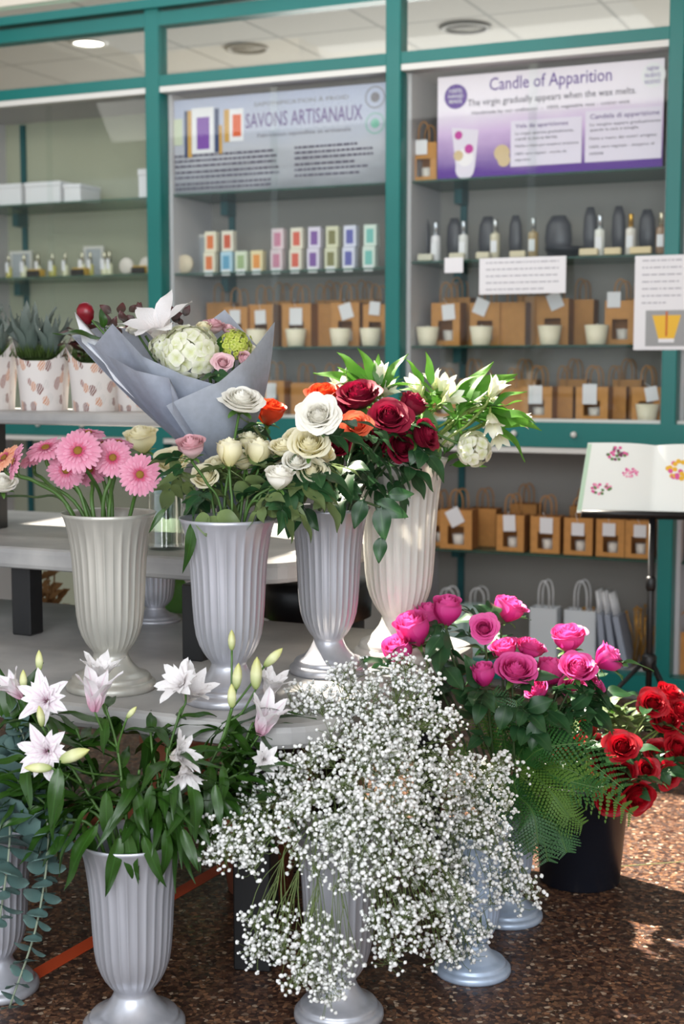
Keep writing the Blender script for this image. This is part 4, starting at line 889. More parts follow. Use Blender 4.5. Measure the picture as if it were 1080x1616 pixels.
# ---- hot pink roses (vase V8) -------------------------------------------------
PK = [(653,996,-.02,54,'bud',(-.35,.85,.35),'hot pink rosebud at the left, lower of the touching pair'),
 (673,980,.08,50,'bud',(.2,.9,.2),'hot pink rosebud behind the lower of the left pair'),
 (630,1031,-.04,50,'bud',(-.3,.8,.4),'hot pink rosebud furthest left, low beside the babys breath'),
 (706,965,.0,46,'bud',(.0,.95,.3),'hot pink rosebud standing upright on its own at the top left'),
 (764,991,-.05,50,'open',(-.1,.35,.95),'hot pink rose facing the viewer with a dark swirled heart'),
 (803,963,.1,54,'half',(.35,.85,.2),'topmost hot pink rose, opening to the right'),
 (797,1027,.06,46,'half',(-.2,.8,.3),'hot pink rose behind the central open one, left side'),
 (838,1023,.1,54,'half2',(.3,.8,.2),'hot pink rose behind the central open one, right side'),
 (814,1057,-.08,66,'half2',(.05,.65,.6),'largest open hot pink rose in the centre of the bunch'),
 (763,1066,-.1,38,'bud',(-.15,.9,.3),'small reddish pink rosebud left below the central rose'),
 (897,1009,.0,58,'half',(-.1,.9,.3),'hot pink rose with a wide pale rim right of the central cluster'),
 (912,1055,-.08,58,'half2',(.0,.6,.65),'hot pink rose directly left of the rightmost one'),
 (958,1040,.0,52,'half',(.75,.6,.15),'rightmost hot pink rose leaning right'),
 (868,1064,.04,46,'bud',(.3,.9,.2),'reddish pink rosebud just right of the central rose'),
 (849,1090,-.04,40,'half',(-.5,.6,.5),'low pink rose under the central rose'),
 (907,1086,.0,52,'half2',(.1,.5,.6),'low hot pink rose under the right cluster'),
 (937,1083,.06,34,'half',(.5,.5,.4),'small light pink rose low at the right of the pink bunch')]
for s in PK: rose(V8, *s[:5], M['rose_pink'], s[5], s[6], leaves=4, lsize=.105, lt0=.45, lt1=.93, droop=(-.6, .6))
# ---- red roses (bucket) ---------------------------------------------------------
RD = [(1031,1110,.0,46,'open',(-.1,.45,.9),'red rose facing the viewer at the top right of the bucket'),
 (1054,1098,.1,40,'half',(.3,.8,.3),'red rose at the top behind the open one'),
 (1074,1121,.05,44,'open',(.3,.6,.6),'red rose at the right frame edge, upper one'),
 (1052,1136,.04,46,'half2',(.1,.5,.7),'red rose under the top open one near the right edge'),
 (982,1178,-.06,52,'open',(-.15,.5,.85),'large open red rose left of centre'),
 (1066,1158,.08,38,'half2',(.2,.6,.5),'small red rose in the upper right cluster'),
 (1070,1181,.0,48,'open',(.4,.4,.8),'open red rose at the right edge in the middle'),
 (1038,1186,.0,38,'half2',(.0,.5,.7),'dark red rose between the two open ones'),
 (1022,1214,-.07,38,'open',(.0,.3,.95),'small round red rose facing the viewer'),
 (1056,1223,-.04,44,'open',(.35,-.05,.9),'red rose tipped downward at the lower right'),
 (1006,1256,-.08,52,'half2',(.3,-.3,.85),'red rose hanging over the bucket rim'),
 (962,1264,-.06,44,'half2',(-.1,-.25,.9),'lowest red rose in shadow over the bucket rim'),
 (929,1150,.05,26,'bud',(-.1,.9,.2),'small red rosebud under the pink bunch'),
 (910,1180,.02,38,'half2',(-.3,.5,.6),'red rose partly behind the fern, upper left'),
 (884,1187,.0,34,'half',(-.5,.4,.6),'leftmost red rose behind the fern'),
 (946,1182,.04,42,'half2',(-.1,.6,.6),'red rose behind the large open one'),
 (984,1220,.02,40,'half2',(-.1,.2,.8),'dark red rose below the large open one'),
 (951,1208,.03,38,'half2',(-.3,.3,.7),'dark red rose in the lower left of the bucket'),
 (1078,1215,.04,36,'half2',(.6,.2,.5),'red rose cut by the right frame edge')]
for s in RD:
    s = (s[0], s[1], s[2]-(.12 if s[0] < 990 else .03), s[3]*1.14)+s[4:]
    rose(VB, *s[:5], M['rose_red'], s[5], s[6], leaves=3, lsize=.095, stemm='stem_pale', lt0=.45, lt1=.9, droop=(-.3, .8))
# pale leafy stems in the bucket
for i, (px, py) in enumerate(((935,1130),(948,1118),(970,1135),(925,1165),(990,1150))):
    t = thing('leaf_branch', VB['p']+V(0,0,.02), 'pale green leafy stem between the pink and red roses, %s from left' % ORD[i], 'foliage')
    h = at(px, py, vsd(VB)+.05); pth = stem_path(VB, h, V(.1,0,1), .03, SRNG); mb = MB(); mb.tube(pth, .003, 6); mb.build('stem', M['stem_pale'], t)
    add_leaves(t, pth, 9, [AL[0], LL[1]] if i % 2 else RLS, .085, SRNG, .55, 1, (.1, 1.3))
# ---- cream roses (V2)
CR_ = [(362,716,.0,42,'bud','rose_cream',(0,1,.15),'cream rosebud standing upright left of centre in the middle vase'),
 (393,697,.12,38,'half','rose_cream',(.1,.9,.2),'small yellowish cream rose behind the upright buds'),
 (408,716,.06,42,'bud','rose_cream',(.05,1,.15),'cream rosebud right of the upright bud'),
 (441,755,-.10,50,'half','rose_white',(.1,.9,.35),'pale cream rose low at the right front of the middle vase'),
 (449,706,.02,48,'half2','rose_cream',(.0,.85,.4),'cream rose tucked below left of the big white rose'),
 (302,707,-.06,48,'half','rose_blush',(-.05,.8,.45),'blush pink rose on a long leaning stem'),
 (324,752,.04,46,'half2','rose_cream',(-.1,.5,.7),'cream rose behind the stem of the blush rose'),
 (380,634,.06,76,'big','rose_white',(.15,.75,.5),'wide open white rose with drooping petals above the cream ones'),
 (492,744,-.02,52,'half2','rose_cream',(.1,.5,.75),'cream rose lowest in the right cluster'),
 (506,718,.06,42,'half','rose_cream',(.3,.6,.6),'cream rose at the right end beneath the big white rose')]
CR_ += [(384,728,.1,40,'half','rose_cream',(-.1,.7,.5),'cream rose deep between the two upright buds'), (427,722,.1,42,'half2','rose_cream',(.1,.6,.6),'cream rose behind the pale front one'),
 (467,728,-.04,44,'half2','rose_white',(.1,.6,.7),'pale rose low between the front one and the right cluster'), (341,738,.08,40,'half','rose_cream',(-.2,.7,.5),'cream rose behind the leftmost upright bud'), (470,695,.05,46,'half','rose_cream',(-.2,.8,.5),'cream rose left under the round white rose')]
for s in CR_: rose(V2, *s[:5], M[s[5]], s[6], s[7], leaves=5, leafm=RLS+RL[:2], lsize=.105, stemm='stem', lt0=.40, lt1=.92, droop=(-1.0, .3))
for s in [(488,700,-.06,64,'half2','rose_cream',(.0,.5,.8),'big cream rose under the round white rose'), (503,657,-.10,74,'big','rose_white',(-.05,.45,.9),'largest round white rose facing the viewer')]:
    rose(V2, *s[:5], M[s[5]], s[6], s[7], leaves=3, leafm=RL, lsize=.1)
for s in [(224,695,-.02,56,'half','rose_cream',(-.1,.9,.35),'cream rose behind the gerberas in the glass vase'), (272,728,-.10,60,'half2','rose_cream',(-.1,.7,.6),'large cream rose left of the blush rose in the glass vase'),
          (4,763,.15,46,'half2','rose_white',(.1,.7,.5),'white rose cut by the left frame edge under the peach gerbera')]:
    rose(VG if s[0] > 20 else V1, *s[:5], M[s[5]], s[6], s[7], leaves=3 if s[0] > 20 else 0, leafm=RL+RLS, lsize=.1, droop=(-1.2, .2))
# ---- burgundy, orange, coral roses (V3)
BG = [(590,700,.08,50,'half2','rose_dark',(.0,.2,.8),'burgundy rose low behind the coral rose'),(540,650,.08,54,'half2','rose_dark',(-.2,.6,.6),'burgundy rose behind and left of the coral rose'),
 (566,624,.05,70,'half2','rose_dark',(-.1,.7,.5),'burgundy rose at the top behind the coral rose'),
 (614,658,-.06,74,'open','rose_dark',(.05,.55,.8),'largest burgundy rose in the centre right'),
 (670,686,.0,58,'half2','rose_dark',(.7,.3,.5),'burgundy rose at the right leaning out'),
 (634,704,.02,56,'half2','rose_dark',(.3,.1,.8),'burgundy rose low at the right in shadow'),
 (534,704,.06,48,'half2','rose_dark',(-.3,.3,.8),'burgundy rose low at the left in shadow'),
 (650,640,.10,50,'half','rose_dark',(.4,.8,.2),'burgundy rose behind the right pair'),
 (562,671,-.14,54,'open','rose_coral',(-.05,.45,.9),'coral rose facing the viewer between burgundy ones'),
 (511,622,.08,56,'half2','rose_orange',(.0,.8,.45),'orange rose above the round white rose'),
 (426,652,.06,54,'half','rose_orange',(.2,.8,.3),'orange-red rose between the two white roses')]
for s in BG: rose(V3, *s[:5], M[s[5]], s[6], s[7], leaves=6, lsize=.115, lt0=.36, lt1=.9, droop=(-1.1, .3))
# drooping spray of leaves over the rim of V3
t = thing('leaf_branch', V3['p']+V(0,0,.02), 'drooping dark green rose leaves hanging over the rim beside the tall cream vase', 'foliage')
a = at(560, 790, 3.42); b = at(600, 800, 3.36); c = at(603, 830, 3.35); pth = cr([V3['p']+V(0,0,.1), V(V3['p'].x, V3['p'].y, V3['rim']-.01), a, b], 6)
mb = MB(); mb.tube(pth, .003, 6); mb.build('stem', M['stem_dark'], t)
sl = single_leaf(21, M['rose_leaf'], .30, True, .2)
for (px, py, tx, ty, s) in ((600,795,606,850,1), (602,845,598,885,.8), (590,790,640,815,.9), (575,785,560,830,.8), (610,780,650,780,.8), (480,800,500,835,1), (470,790,455,845,.9)):
    p0 = at(px, py, 3.37); p1 = at(tx, ty, 3.35); put('leaf', sl, t, p0, leaf_frame(p1-p0, -FW, .1*s), (p1-p0).length*1.05)
t = thing('leaf_branch', V2['p']+V(0,0,.02), 'drooping grey-green leaves hanging over the rim of the middle silver vase', 'foliage')
pth = cr([V2['p']+V(0,0,.1), V(V2['p'].x, V2['p'].y, V2['rim']), at(350, 815, 3.18)], 6); mb = MB(); mb.tube(pth, .003, 6); mb.build('stem', M['stem_dark'], t)
sl2 = single_leaf(22, M['sage_leaf'], .32, True, .2)
for (px, py, tx, ty) in ((305,815,301,888), (262,800,240,828), (345,812,328,838), (340,808,375,825), (420,815,450,790), (430,800,470,795), (318,805,322,840), (440,790,478,818)):
    p0 = at(px, py, 3.15); p1 = at(tx, ty, 3.12); put('leaf', sl2 if px > 310 else LL[2], t, p0, leaf_frame(p1-p0, -FW, SRNG.uniform(-.4, .4)), (p1-p0).length*1.1)
# ---- gerberas (V1)
def gerbera_mesh(m, seed):
    r = random.Random(seed); mb = MB()
    for ring, (n, L, w, zt, base) in enumerate(((26, 1.0, .105, -.10, .18), (24, .93, .10, -.02, .16), (20, .62, .07, .08, .14))):
        for i in range(n):
            a = 2*PI*(i+ring*.5)/n+r.uniform(-.05, .05); l = L*r.uniform(.92, 1.04); d = V(math.cos(a), math.sin(a), 0); q = V(-math.sin(a), math.cos(a), 0); dz = r.uniform(-.05, .05); tw = r.uniform(-.35, .35)
            def f(u, v, d=d, q=q, l=l, w=w, zt=zt, base=base, dz=dz, tw=tw):
                s = (u-.5)*2; ww = w*(.35+.65*math.sin(min(1, v*1.25)*PI/2))*math.sqrt(max(0.0, 1-(max(0, v-.8)/.2)**2*.85))
                return d*(base+(l-base)*v)+q*s*ww+V(0,0,.06+.12*v*(1-v)*2+(zt+dz)*v*v-abs(s)**2*.03+s*ww*tw)
            mb.grid(f, 2, 6)
    k = MB()
    for i in range(44):
        a = 2*PI*i/44*1.0+r.uniform(-.05, .05); l = r.uniform(.26, .40)
        d = V(math.cos(a), math.sin(a), 0); q = V(-math.sin(a), math.cos(a), 0)
        mb.add([d*.14+q*.02+V(0,0,.1), d*.14-q*.02+V(0,0,.1), d*l-q*.025+V(0,0,.16), d*l+q*.025+V(0,0,.16)], [(0,1,2,3)], [(0,0),(1,0),(1,1),(0,1)], mi=1)
    mb.lathe([(.001,.17),(.08,.165),(.15,.14),(.2,.1),(.2,.04)], 24, mi=2)
    for i in range(70):
        a = i*2.4; q = .19*math.sqrt(i/70); mb.lathe([(.012,0),(.009,.03),(.001,.035)], 5, Matrix.Translation((q*math.cos(a), q*math.sin(a), .165-.9*q*q)), mi=2)
    mb.lathe([(.02,-.16),(.12,-.1),(.22,.02),(.2,.06)], 14, mi=3)
    return mb.mesh('bloom', [m, M['gerb_ring'], M['gerb_in'], M['sepal']])
GM = [gerbera_mesh(M['gerb'], s) for s in (1, 2)]; GP = gerbera_mesh(M['gerb2'], 3)
GB = [(6,722,.05,58,(-.5,.6,.5),GP,'peach gerbera cut by the left frame edge'), (22,728,-.04,60,(-.85,.25,.35),GM[0],'pink gerbera at the far left seen from its side'),
 (72,706,.0,66,(-.15,.75,.5),GM[1],'pink gerbera second from the left, tilted up'), (52,722,.08,50,(-.3,.7,.4),GM[0],'small pink gerbera low behind the left ones'),
 (123,711,-.10,72,(-.05,.35,.95),GM[0],'big pink gerbera facing the viewer, left of centre'), (140,682,.08,52,(.1,.9,.3),GM[1],'pink gerbera at the very top behind the big one'),
 (104,742,.0,62,(-.1,-.15,.9),GM[1],'pink gerbera under the big one'), (142,741,.04,54,(.1,-.1,.9),GM[0],'pink gerbera low in the middle, right of the one under the big one'),
 (163,700,.10,50,(.0,.8,.4),GM[0],'deep pink gerbera behind between the two big ones'), (188,697,.1,48,(.2,.9,.3),GM[1],'deep pink gerbera at the top right'),
 (178,722,-.06,62,(.1,.25,.9),GM[1],'pink gerbera facing the viewer right of centre'), (221,749,-.08,66,(.15,.15,.95),GM[0],'rightmost pink gerbera facing the viewer, lowest')]
for px, py, dz, dp, ax, me, lb in GB:
    dpt = vsd(V1)+dz; R = dp/2*dpt/FPX*1.04; a_ = ax3(ax); h = at(px, py, dpt)-a_*R*.1
    t = thing('gerbera', V1['p']+V(0,0,.02), lb, 'gerbera'); put('bloom', me, t, h, frame(a_, SRNG.uniform(0, 6)), R)
    c = V1['p']; m_ = V(c.x, c.y, V1['rim'])+V((px-172)*.00085*.9, SRNG.uniform(-.04, .04), 0); hb = h-a_*R*.14
    m_.x = max(c.x-.085, min(c.x+.085, m_.x))
    pth = cr([V(c.x+(c.x-m_.x)*.3, c.y, .8), m_, m_.lerp(hb, .6)+RT*(-.008 if px < 100 else .003), hb-V(0,0,.03) if a_.z > .1 or True else hb, hb], 7); mb = MB(); mb.tube(pth, .0046, 8); mb.build('stem', M['stem'], t)
# ---- alstroemerias (V4)
def trumpet_mesh(m, op=.35, n=6, L=1.6, seed=2, w=.34, name='bloom'):
    r = random.Random(seed); mb = MB()
    for i in range(n):
        a = 2*PI*i/n+(0 if i % 2 else .1); o = op*(1.0 if i % 2 else 1.25)*r.uniform(.85, 1.15)
        d = V(math.cos(a), math.sin(a), 0); q = V(-math.sin(a), math.cos(a), 0)
        def f(u, v, d=d, q=q, o=o):
            s = (u-.5)*2; ww = w*math.sin(PI*min(1, .12+v*.88))**.7; rad = .06+.28*math.sin(min(1, v*1.6)*PI/2)+o*v**2.6
            return d*(rad-abs(s)**2*ww*.35)+q*s*ww+V(0,0,L*v-o*.35*v**4)
        mb.grid(f, 4, 8)
    for i in range(4): a = i*1.6; mb.tube([V(0,0,.2), V(.05*math.cos(a), .05*math.sin(a), L*.75)], .012, 4)
    mx = L*.6; mb.v = [v/mx for v in mb.v]; return mb.mesh(name, m)
AT = [trumpet_mesh(M['alstro'], .22, 6, 1.7, 2), trumpet_mesh(M['alstro'], .45, 6, 1.5, 4)]
AF = [(656,608,36,(-.5,.7,.3)),(701,608,36,(.1,.9,.3)),(712,628,34,(.5,.3,.6)),(660,644,26,(-.3,.5,.6)),(675,657,26,(.1,-.3,.7)),(758,619,38,(-.1,.9,.3)),(783,611,34,(.5,.8,.2)),(775,635,26,(.3,.2,.7)),(796,657,32,(.7,-.1,.5)),(820,662,34,(.9,-.1,.3)),(777,668,34,(.1,-.7,.5)),(788,688,32,(.1,-.6,.6)),(684,598,28,(-.3,.9,.2)),(745,640,26,(.2,.5,.6))]
NM = ['at the left edge over the burgundy roses','near the top left','just right of the top left one','low at the left beside the burgundy roses','hanging left above the vase rim','in the centre top','centre right near the top','small in the middle','right of the middle','furthest right tip','hanging down under the right side','lowest at the right','top left behind leaves','half hidden in the centre']
def alstro(px, py, dp, ax, lb, dz=0.0, nl=4, lsz=.085):
    dp *= 1.35; dpt = vsd(V4)+dz; R = dp/2*dpt/FPX; a_ = ax3(ax); hc = at(px, py, dpt); b_ = hc-a_*R*.8
    t = thing('alstroemeria', V4['p']+V(0,0,.02), lb, 'alstroemeria'); put('bloom', AT[SRNG.randrange(2)], t, b_, frame(a_, SRNG.uniform(0, 6)), R)
    c = V4['p']; d = V(b_.x-c.x, b_.y-c.y, 0); m_ = V(c.x, c.y, V4['rim'])+d*.3+V(SRNG.uniform(-.03,.03), SRNG.uniform(-.03,.03), 0)
    pth = cr([V(c.x, c.y, .85), m_, m_.lerp(b_, .6)+V(0,0,.02), b_-a_*.03, b_], 7); mb = MB(); mb.tube(pth, .0036, 6); mb.build('stem', M['stem_pale'], t)
    add_leaves(t, pth, nl, AL, lsz, SRNG, .48, .99, (-.3, 1.4))
for s, nm in zip(AF, NM): alstro(*s, 'white alstroemeria %s of the tall vase' % nm, SRNG.uniform(-.08, .1))
for s, nm in zip([(600,588,34,(.1,.9,.2)),(541,604,34,(-.6,.6,.4)),(588,612,28,(.2,.5,.6)),(612,616,28,(.5,.4,.5))], ['left group top, above the burgundy roses', 'left group, furthest left', 'left group, low in the middle', 'left group, right side']): alstro(*s, 'white alstroemeria in the '+nm, -.05, 4, .10)
def leaf_spray(name, vs, label, specs, meshes, dep, m='stem_pale', cat='foliage'):
    t = thing(name, vs['p']+V(0,0,.02), label, cat); P0 = V(vs['p'].x, vs['p'].y, vs['rim']-.05)
    for i, (px, py, tx, ty) in enumerate(specs):
        p0 = at(px, py, dep); p1 = at(tx, ty, dep-.03); put('leaf', meshes[i % len(meshes)], t, p0, leaf_frame(p1-p0, -FW*.6+UP*.8, SRNG.uniform(-.5, .5)), (p1-p0).length*1.08)
    c = at(specs[0][0], specs[0][1], dep); mb = MB(); mb.tube(cr([P0-V(0,0,.2), P0, P0.lerp(c, .6), c], 6), .0035, 6); mb.build('stem', M[m], t)
leaf_spray('leaf_branch', V4, 'upright green alstroemeria leaves above the burgundy roses', [(590,620,545,556),(600,620,578,553),(600,622,624,560),(585,620,562,572),(610,620,630,595),(596,620,596,566),(580,625,522,572),(605,625,588,590)], AL, vsd(V4)-.05)
leaf_spray('leaf_branch', V4, 'fan of green alstroemeria leaves at the top of the tall vase', [(670,610,650,568),(680,612,680,562),(700,640,735,580),(720,640,790,575),(740,640,800,592),(760,650,838,645),(770,665,835,700),(720,660,745,572),(690,650,640,620),(740,660,845,655),(700,660,760,650),(730,690,720,640),(690,690,670,640)], AL, vsd(V4)-.02)
leaf_spray('leaf_branch', V4, 'low green leaves filling the mouth of the tall cream vase', [(700,735,740,700),(690,735,690,690),(680,738,660,700),(710,735,755,722),(670,735,640,725),(705,700,760,680),(690,700,655,690),(700,690,720,640),(690,720,640,690),(700,720,725,660)], AL, vsd(V4)+.03)
def hydrangea_mesh(m, seed, n=75, sz=.30, jt=.10):
    r = random.Random(seed); mb = MB()
    for i in range(n):
        z = 1-1.75*(i+.5)/n; a = i*2.39996; q = math.sqrt(max(0, 1-z*z)); d = V(q*math.cos(a), q*math.sin(a), z*.85); d += V(r.uniform(-jt,jt), r.uniform(-jt,jt), r.uniform(-jt,jt)); F3 = frame(d, r.uniform(0, 6)).to_4x4(); c = d*r.uniform(.84, 1.0)
        for k in range(4):
            aa = k*PI/2; 
            def f(u, v, aa=aa):
                s = (u-.5)*2; w = sz*.62*math.sin(PI*min(1, .08+v*.8)); x = v*sz; p = V(x*math.cos(aa)-s*w*math.sin(aa), x*math.sin(aa)+s*w*math.cos(aa), .03*math.sin(v*3)+.05*s*s*sz); return c+(F3 @ p)
            mb.grid(f, 2, 3)
    return mb.mesh('bloom', m)
HY = hydrangea_mesh(M['hyd'], 1); HG = hydrangea_mesh(M['hyd_green'], 2, 130, .17); HS = hydrangea_mesh(M['hyd'], 5, 52, .42, .22)
def ball(vs, px, py, dpt, dp, me, label, name='hydrangea', cat='hydrangea', ax=(0,.6,.6), mm='stem'):
    R = dp/2*dpt/FPX/1.1; h = at(px, py, dpt); t = thing(name, vs['p']+V(0,0,.02), label, cat); put('bloom', me, t, h, frame(ax3(ax), 1), R)
    mb = MB(); c = vs['p']; mb.tube(cr([V(c.x, c.y, vs['rim']-.15), V(c.x, c.y, vs['rim'])+(h-c)*.12*V(1,1,0).length/1.4, h], 8), .004, 6); mb.build('stem', M[mm], t); return t
ball(V4, 748, 709, vsd(V4)-.05, 54, HS, 'cream ruffled bloom hanging right over the rim of the tall vase', 'hydrangea', 'hydrangea', (.5,.1,.8))
ball(V4, 703, 694, vsd(V4)+.03, 32, HS, 'small cream ruffled bloom deep among the alstroemeria stems', 'hydrangea', 'hydrangea', (.0,.3,.8))
# ================================================ LILIES (V5)
def lily_mesh(m, op, double, seed, wk=1.15):
    r = random.Random(seed); mb = MB(); L = 1.5
    sets = [(6, op, 1.5, .26)] + ([(8, op*.78, 1.25, .2), (7, op*.5, 1.1, .17), (5, op*.25, .95, .12)] if double else [])
    for n, o_, L_, w in sets:
        for i in range(n):
            a = 2*PI*(i+r.uniform(-.15, .15))/n; o = o_*r.uniform(.85, 1.15); d = V(math.cos(a), math.sin(a), 0); q = V(-math.sin(a), math.cos(a), 0); ph = r.uniform(0, 6); LL_ = L_*r.uniform(.88, 1.05)
            def f(u, v, d=d, q=q, o=o, L_=LL_, w=w, ph=ph):
                s = (u-.5)*2; ww = wk*w*math.sin(PI*min(1, .1+v*.9))**.75*(1+.05*math.sin(v*18+ph)); th = o*1.5*v; 
                rad = .05+L_*(math.sin(th)*v*.75+.12*v); z = L_*v*math.cos(th*.72)*.92
                return d*(rad-abs(s)**2*ww*.25)+q*s*ww+V(0,0,z+.05*math.sin(v*14+ph+s*2)*v*abs(s))
            mb.grid(f, 4, 10)
    if not double or op > .5:
        for i in range(6):
            a = i*1.05; mb.tube([V(0,0,.1), V(.1*math.cos(a), .1*math.sin(a), .5), V(.3*math.cos(a)*op, .3*math.sin(a)*op, .95)], .012, 4)
    mx = max(max(math.hypot(v.x, v.y), .7) for v in mb.v); mb.v = [v/mx for v in mb.v]; return mb.mesh('bloom', m)
LM = {'pink': lily_mesh(M['lily_pink'], .95, True, 1), 'white': lily_mesh(M['lily_white'], .85, True, 2), 'side': lily_mesh(M['lily_white'], .62, True, 3), 'half': lily_mesh(M['lily_pink'], .33, False, 4), 'halfd': lily_mesh(M['lily_white'], .42, True, 6), 'bouquet': lily_mesh(M['lily_white'], .8, False, 8, 1.35)}
def bud_mesh():
    mb = MB(); n = 24; prof = [(.001,0),(.14,.05),(.25,.25),(.33,.6),(.35,1.0),(.29,1.4),(.16,1.75),(.03,1.95),(.001,2.0)]
    mb.lathe(prof, n, rad=lambda t, p: 1+.07*math.cos(3*t)); mb.uv = [(u, v/2) for u, v in mb.uv]
    return mb.mesh('bud', M['lily_bud'])
BUD = bud_mesh()
def lily(label, nodes, top, stem_pts, nl=26, lt0=.42, seed=0, lsz=.115):
    """nodes: ('bloom', kind, px, py, dpx, axis, dz) or ('bud', px, py, len_px, axis, dz); stem_pts: (px,py,dz) after the mouth"""
    rr = random.Random(seed); D = vsd(V5); c = V5['p']; t = thing('lily', c+V(0,0,.02), label, 'lily')
    P = [at(px, py, D+dz) for px, py, dz in stem_pts]; d = V(P[0].x-c.x, P[0].y-c.y, 0)
    m_ = V(c.x, c.y, V5['rim'])+(d.normalized()*min(.075, d.length*.5) if d.length > .001 else V(0,0,0))
    pth = cr([V(c.x, c.y, .15), m_]+P, 9); mb = MB(); mb.tube(pth, [.0042-.0016*i/len(pth) for i in range(len(pth))], 7)
    for nd in nodes:
        if nd[0] == 'bloom': _, kind, px, py, dp, ax, dz = nd; L_ = None
        else: _, px, py, L_, ax, dz = nd
        a_ = ax3(ax)
        if nd[0] == 'bloom':
            dpt = D+dz; R = 1.45*dp/2*dpt/FPX; b_ = at(px, py, dpt)-a_*R*(1.1 if kind in ('half','halfd') else .55); put('bloom', LM[kind], t, b_, frame(a_, rr.uniform(0, 6)), R)
        else:
            dpt = D+dz; ln = L_*dpt/FPX; b_ = at(px, py, dpt)-a_*ln/2; put('bud', BUD, t, b_, frame(a_, rr.uniform(0, 6)), ln/2)
        # pedicel from the nearest upper stem point
        cand = pth[int(len(pth)*.55):]; s0 = min(cand, key=lambda p: (p-(b_-a_*.06-V(0,0,.03))).length)
        mb.tube(cr([s0, s0.lerp(b_, .5)+V(0,0,-.004)-a_*.012, b_], 5), .0024, 6)
    mb.build('stem', M['stem'], t)
    add_leaves(t, pth, nl, LL, lsz, rr, lt0, .97, (-.9, .9), outward=c)
    return t
lily('lily stem at the left with two star-shaped open pink-white blooms', [('bloom','pink',66,1101,70,(-.15,.35,.9),.0), ('bloom','pink',68,1187,74,(-.1,.1,.95),-.08), ('bud',64,1130,36,(-.1,.95,.2),-.05), ('bud',60,1212,44,(-.95,.05,.2),-.1)], 0, [(150,1270,.0),(100,1190,.02),(70,1140,.04)], seed=1)
lily('lily stem at the far left with tall buds against the table', [('bud',62,1042,34,(0,1,.1),.1), ('bud',37,1073,34,(0,1,.1),.05), ('bloom','half',14,1078,40,(-.5,.7,.3),.05)], 0, [(120,1260,.1),(70,1160,.12),(50,1100,.1)], seed=2)
lily('lily stem left of centre with two half-open white blooms and a side bud', [('bloom','halfd',160,1044,54,(.1,.9,.2),.08), ('bloom','half',152,1080,56,(.1,.95,.2),.0), ('bud',208,1124,26,(.6,.7,.2),.0), ('bud',118,1192,58,(.85,.35,.3),-.1)], 0, [(195,1260,.02),(185,1180,.04),(165,1110,.06)], seed=3)
lily('lily stem right of centre with ruffled double white blooms', [('bloom','white',279,1073,66,(-.4,.5,.7),.05), ('bloom','halfd',312,1078,56,(.4,.6,.5),.1)], 0, [(250,1260,.05),(265,1190,.07),(285,1120,.08)], seed=4)
lily('lily stem with a drooping double white bloom on the right side', [('bloom','side',288,1190,58,(.8,.3,.4),-.12), ('bloom','side',293,1226,52,(.2,-.75,.6),-.12)], 0, [(240,1290,-.05),(260,1230,-.08),(265,1180,-.08)], seed=5)
lily('right lily stem carrying a cluster of upright green-yellow buds', [('bud',366,1010,34,(0,1,.1),.05), ('bud',405,1062,54,(.05,.97,.15),.0), ('bud',375,1067,44,(.1,.97,.15),.0), ('bud',366,1098,40,(0,.98,.15),-.06), ('bud',432,1037,42,(.7,.7,.1),.06)], 0, [(300,1260,.0),(345,1180,.0),(365,1120,.02)], seed=6)
lily('rightmost lily stem with white blooms beside the babys breath', [('bloom','half',424,1122,56,(.3,.8,.3),.0), ('bloom','halfd',434,1066,50,(.3,.85,.3),.1), ('bloom','side',420,1199,44,(.3,.1,.9),-.05)], 0, [(300,1290,.0),(370,1200,.02),(400,1140,.04)], seed=7)
for k, (sp_, lb) in enumerate(((((160,1270,.06),(140,1200,.08),(120,1150,.08)),'leafy bloomless lily stem behind the two star-shaped blooms'), (((250,1250,.06),(240,1180,.08),(238,1150,.08)),'leafy bloomless lily stem behind the middle stems'),
  (((330,1260,.05),(350,1190,.08),(400,1170,.08)),'leafy bloomless lily stem under the bud cluster'), (((100,1290,.0),(50,1250,.0),(25,1230,.0)),'leafy bloomless lily stem low at the left'), (((330,1290,.0),(390,1270,.0),(430,1250,.02)),'leafy bloomless lily stem low at the right'))):
    lily(lb, [], 0, list(sp_), 22, .35, seed=20+k)
lily('short leafy lily stem without bloom in the middle of the bunch', [], 0, [(215,1260,-.06),(220,1215,-.07)], 14, seed=8)
lily('leafy lily stem leaning to the right without bloom', [], 0, [(300,1280,-.04),(360,1230,-.04),(400,1215,-.04)], 18, seed=9)
lily('leafy lily stem leaning to the left without bloom', [], 0, [(130,1270,.02),(70,1220,.0),(35,1180,.0)], 18, seed=10)
leaf_spray('leaf_branch', V5, 'dark lily leaves hanging in front of the lily vase', [(190,1310,172,1410),(225,1310,250,1395),(200,1300,205,1400),(260,1300,275,1380),(160,1290,90,1390),(285,1300,310,1370),(150,1270,70,1350),(170,1240,160,1330),(240,1230,235,1310),(300,1220,320,1320),(340,1230,345,1300),(110,1220,60,1320),(215,1240,225,1330),(350,1200,365,1270),(95,1200,80,1300),(270,1220,262,1310)], LL, vsd(V5)-.10, 'stem')

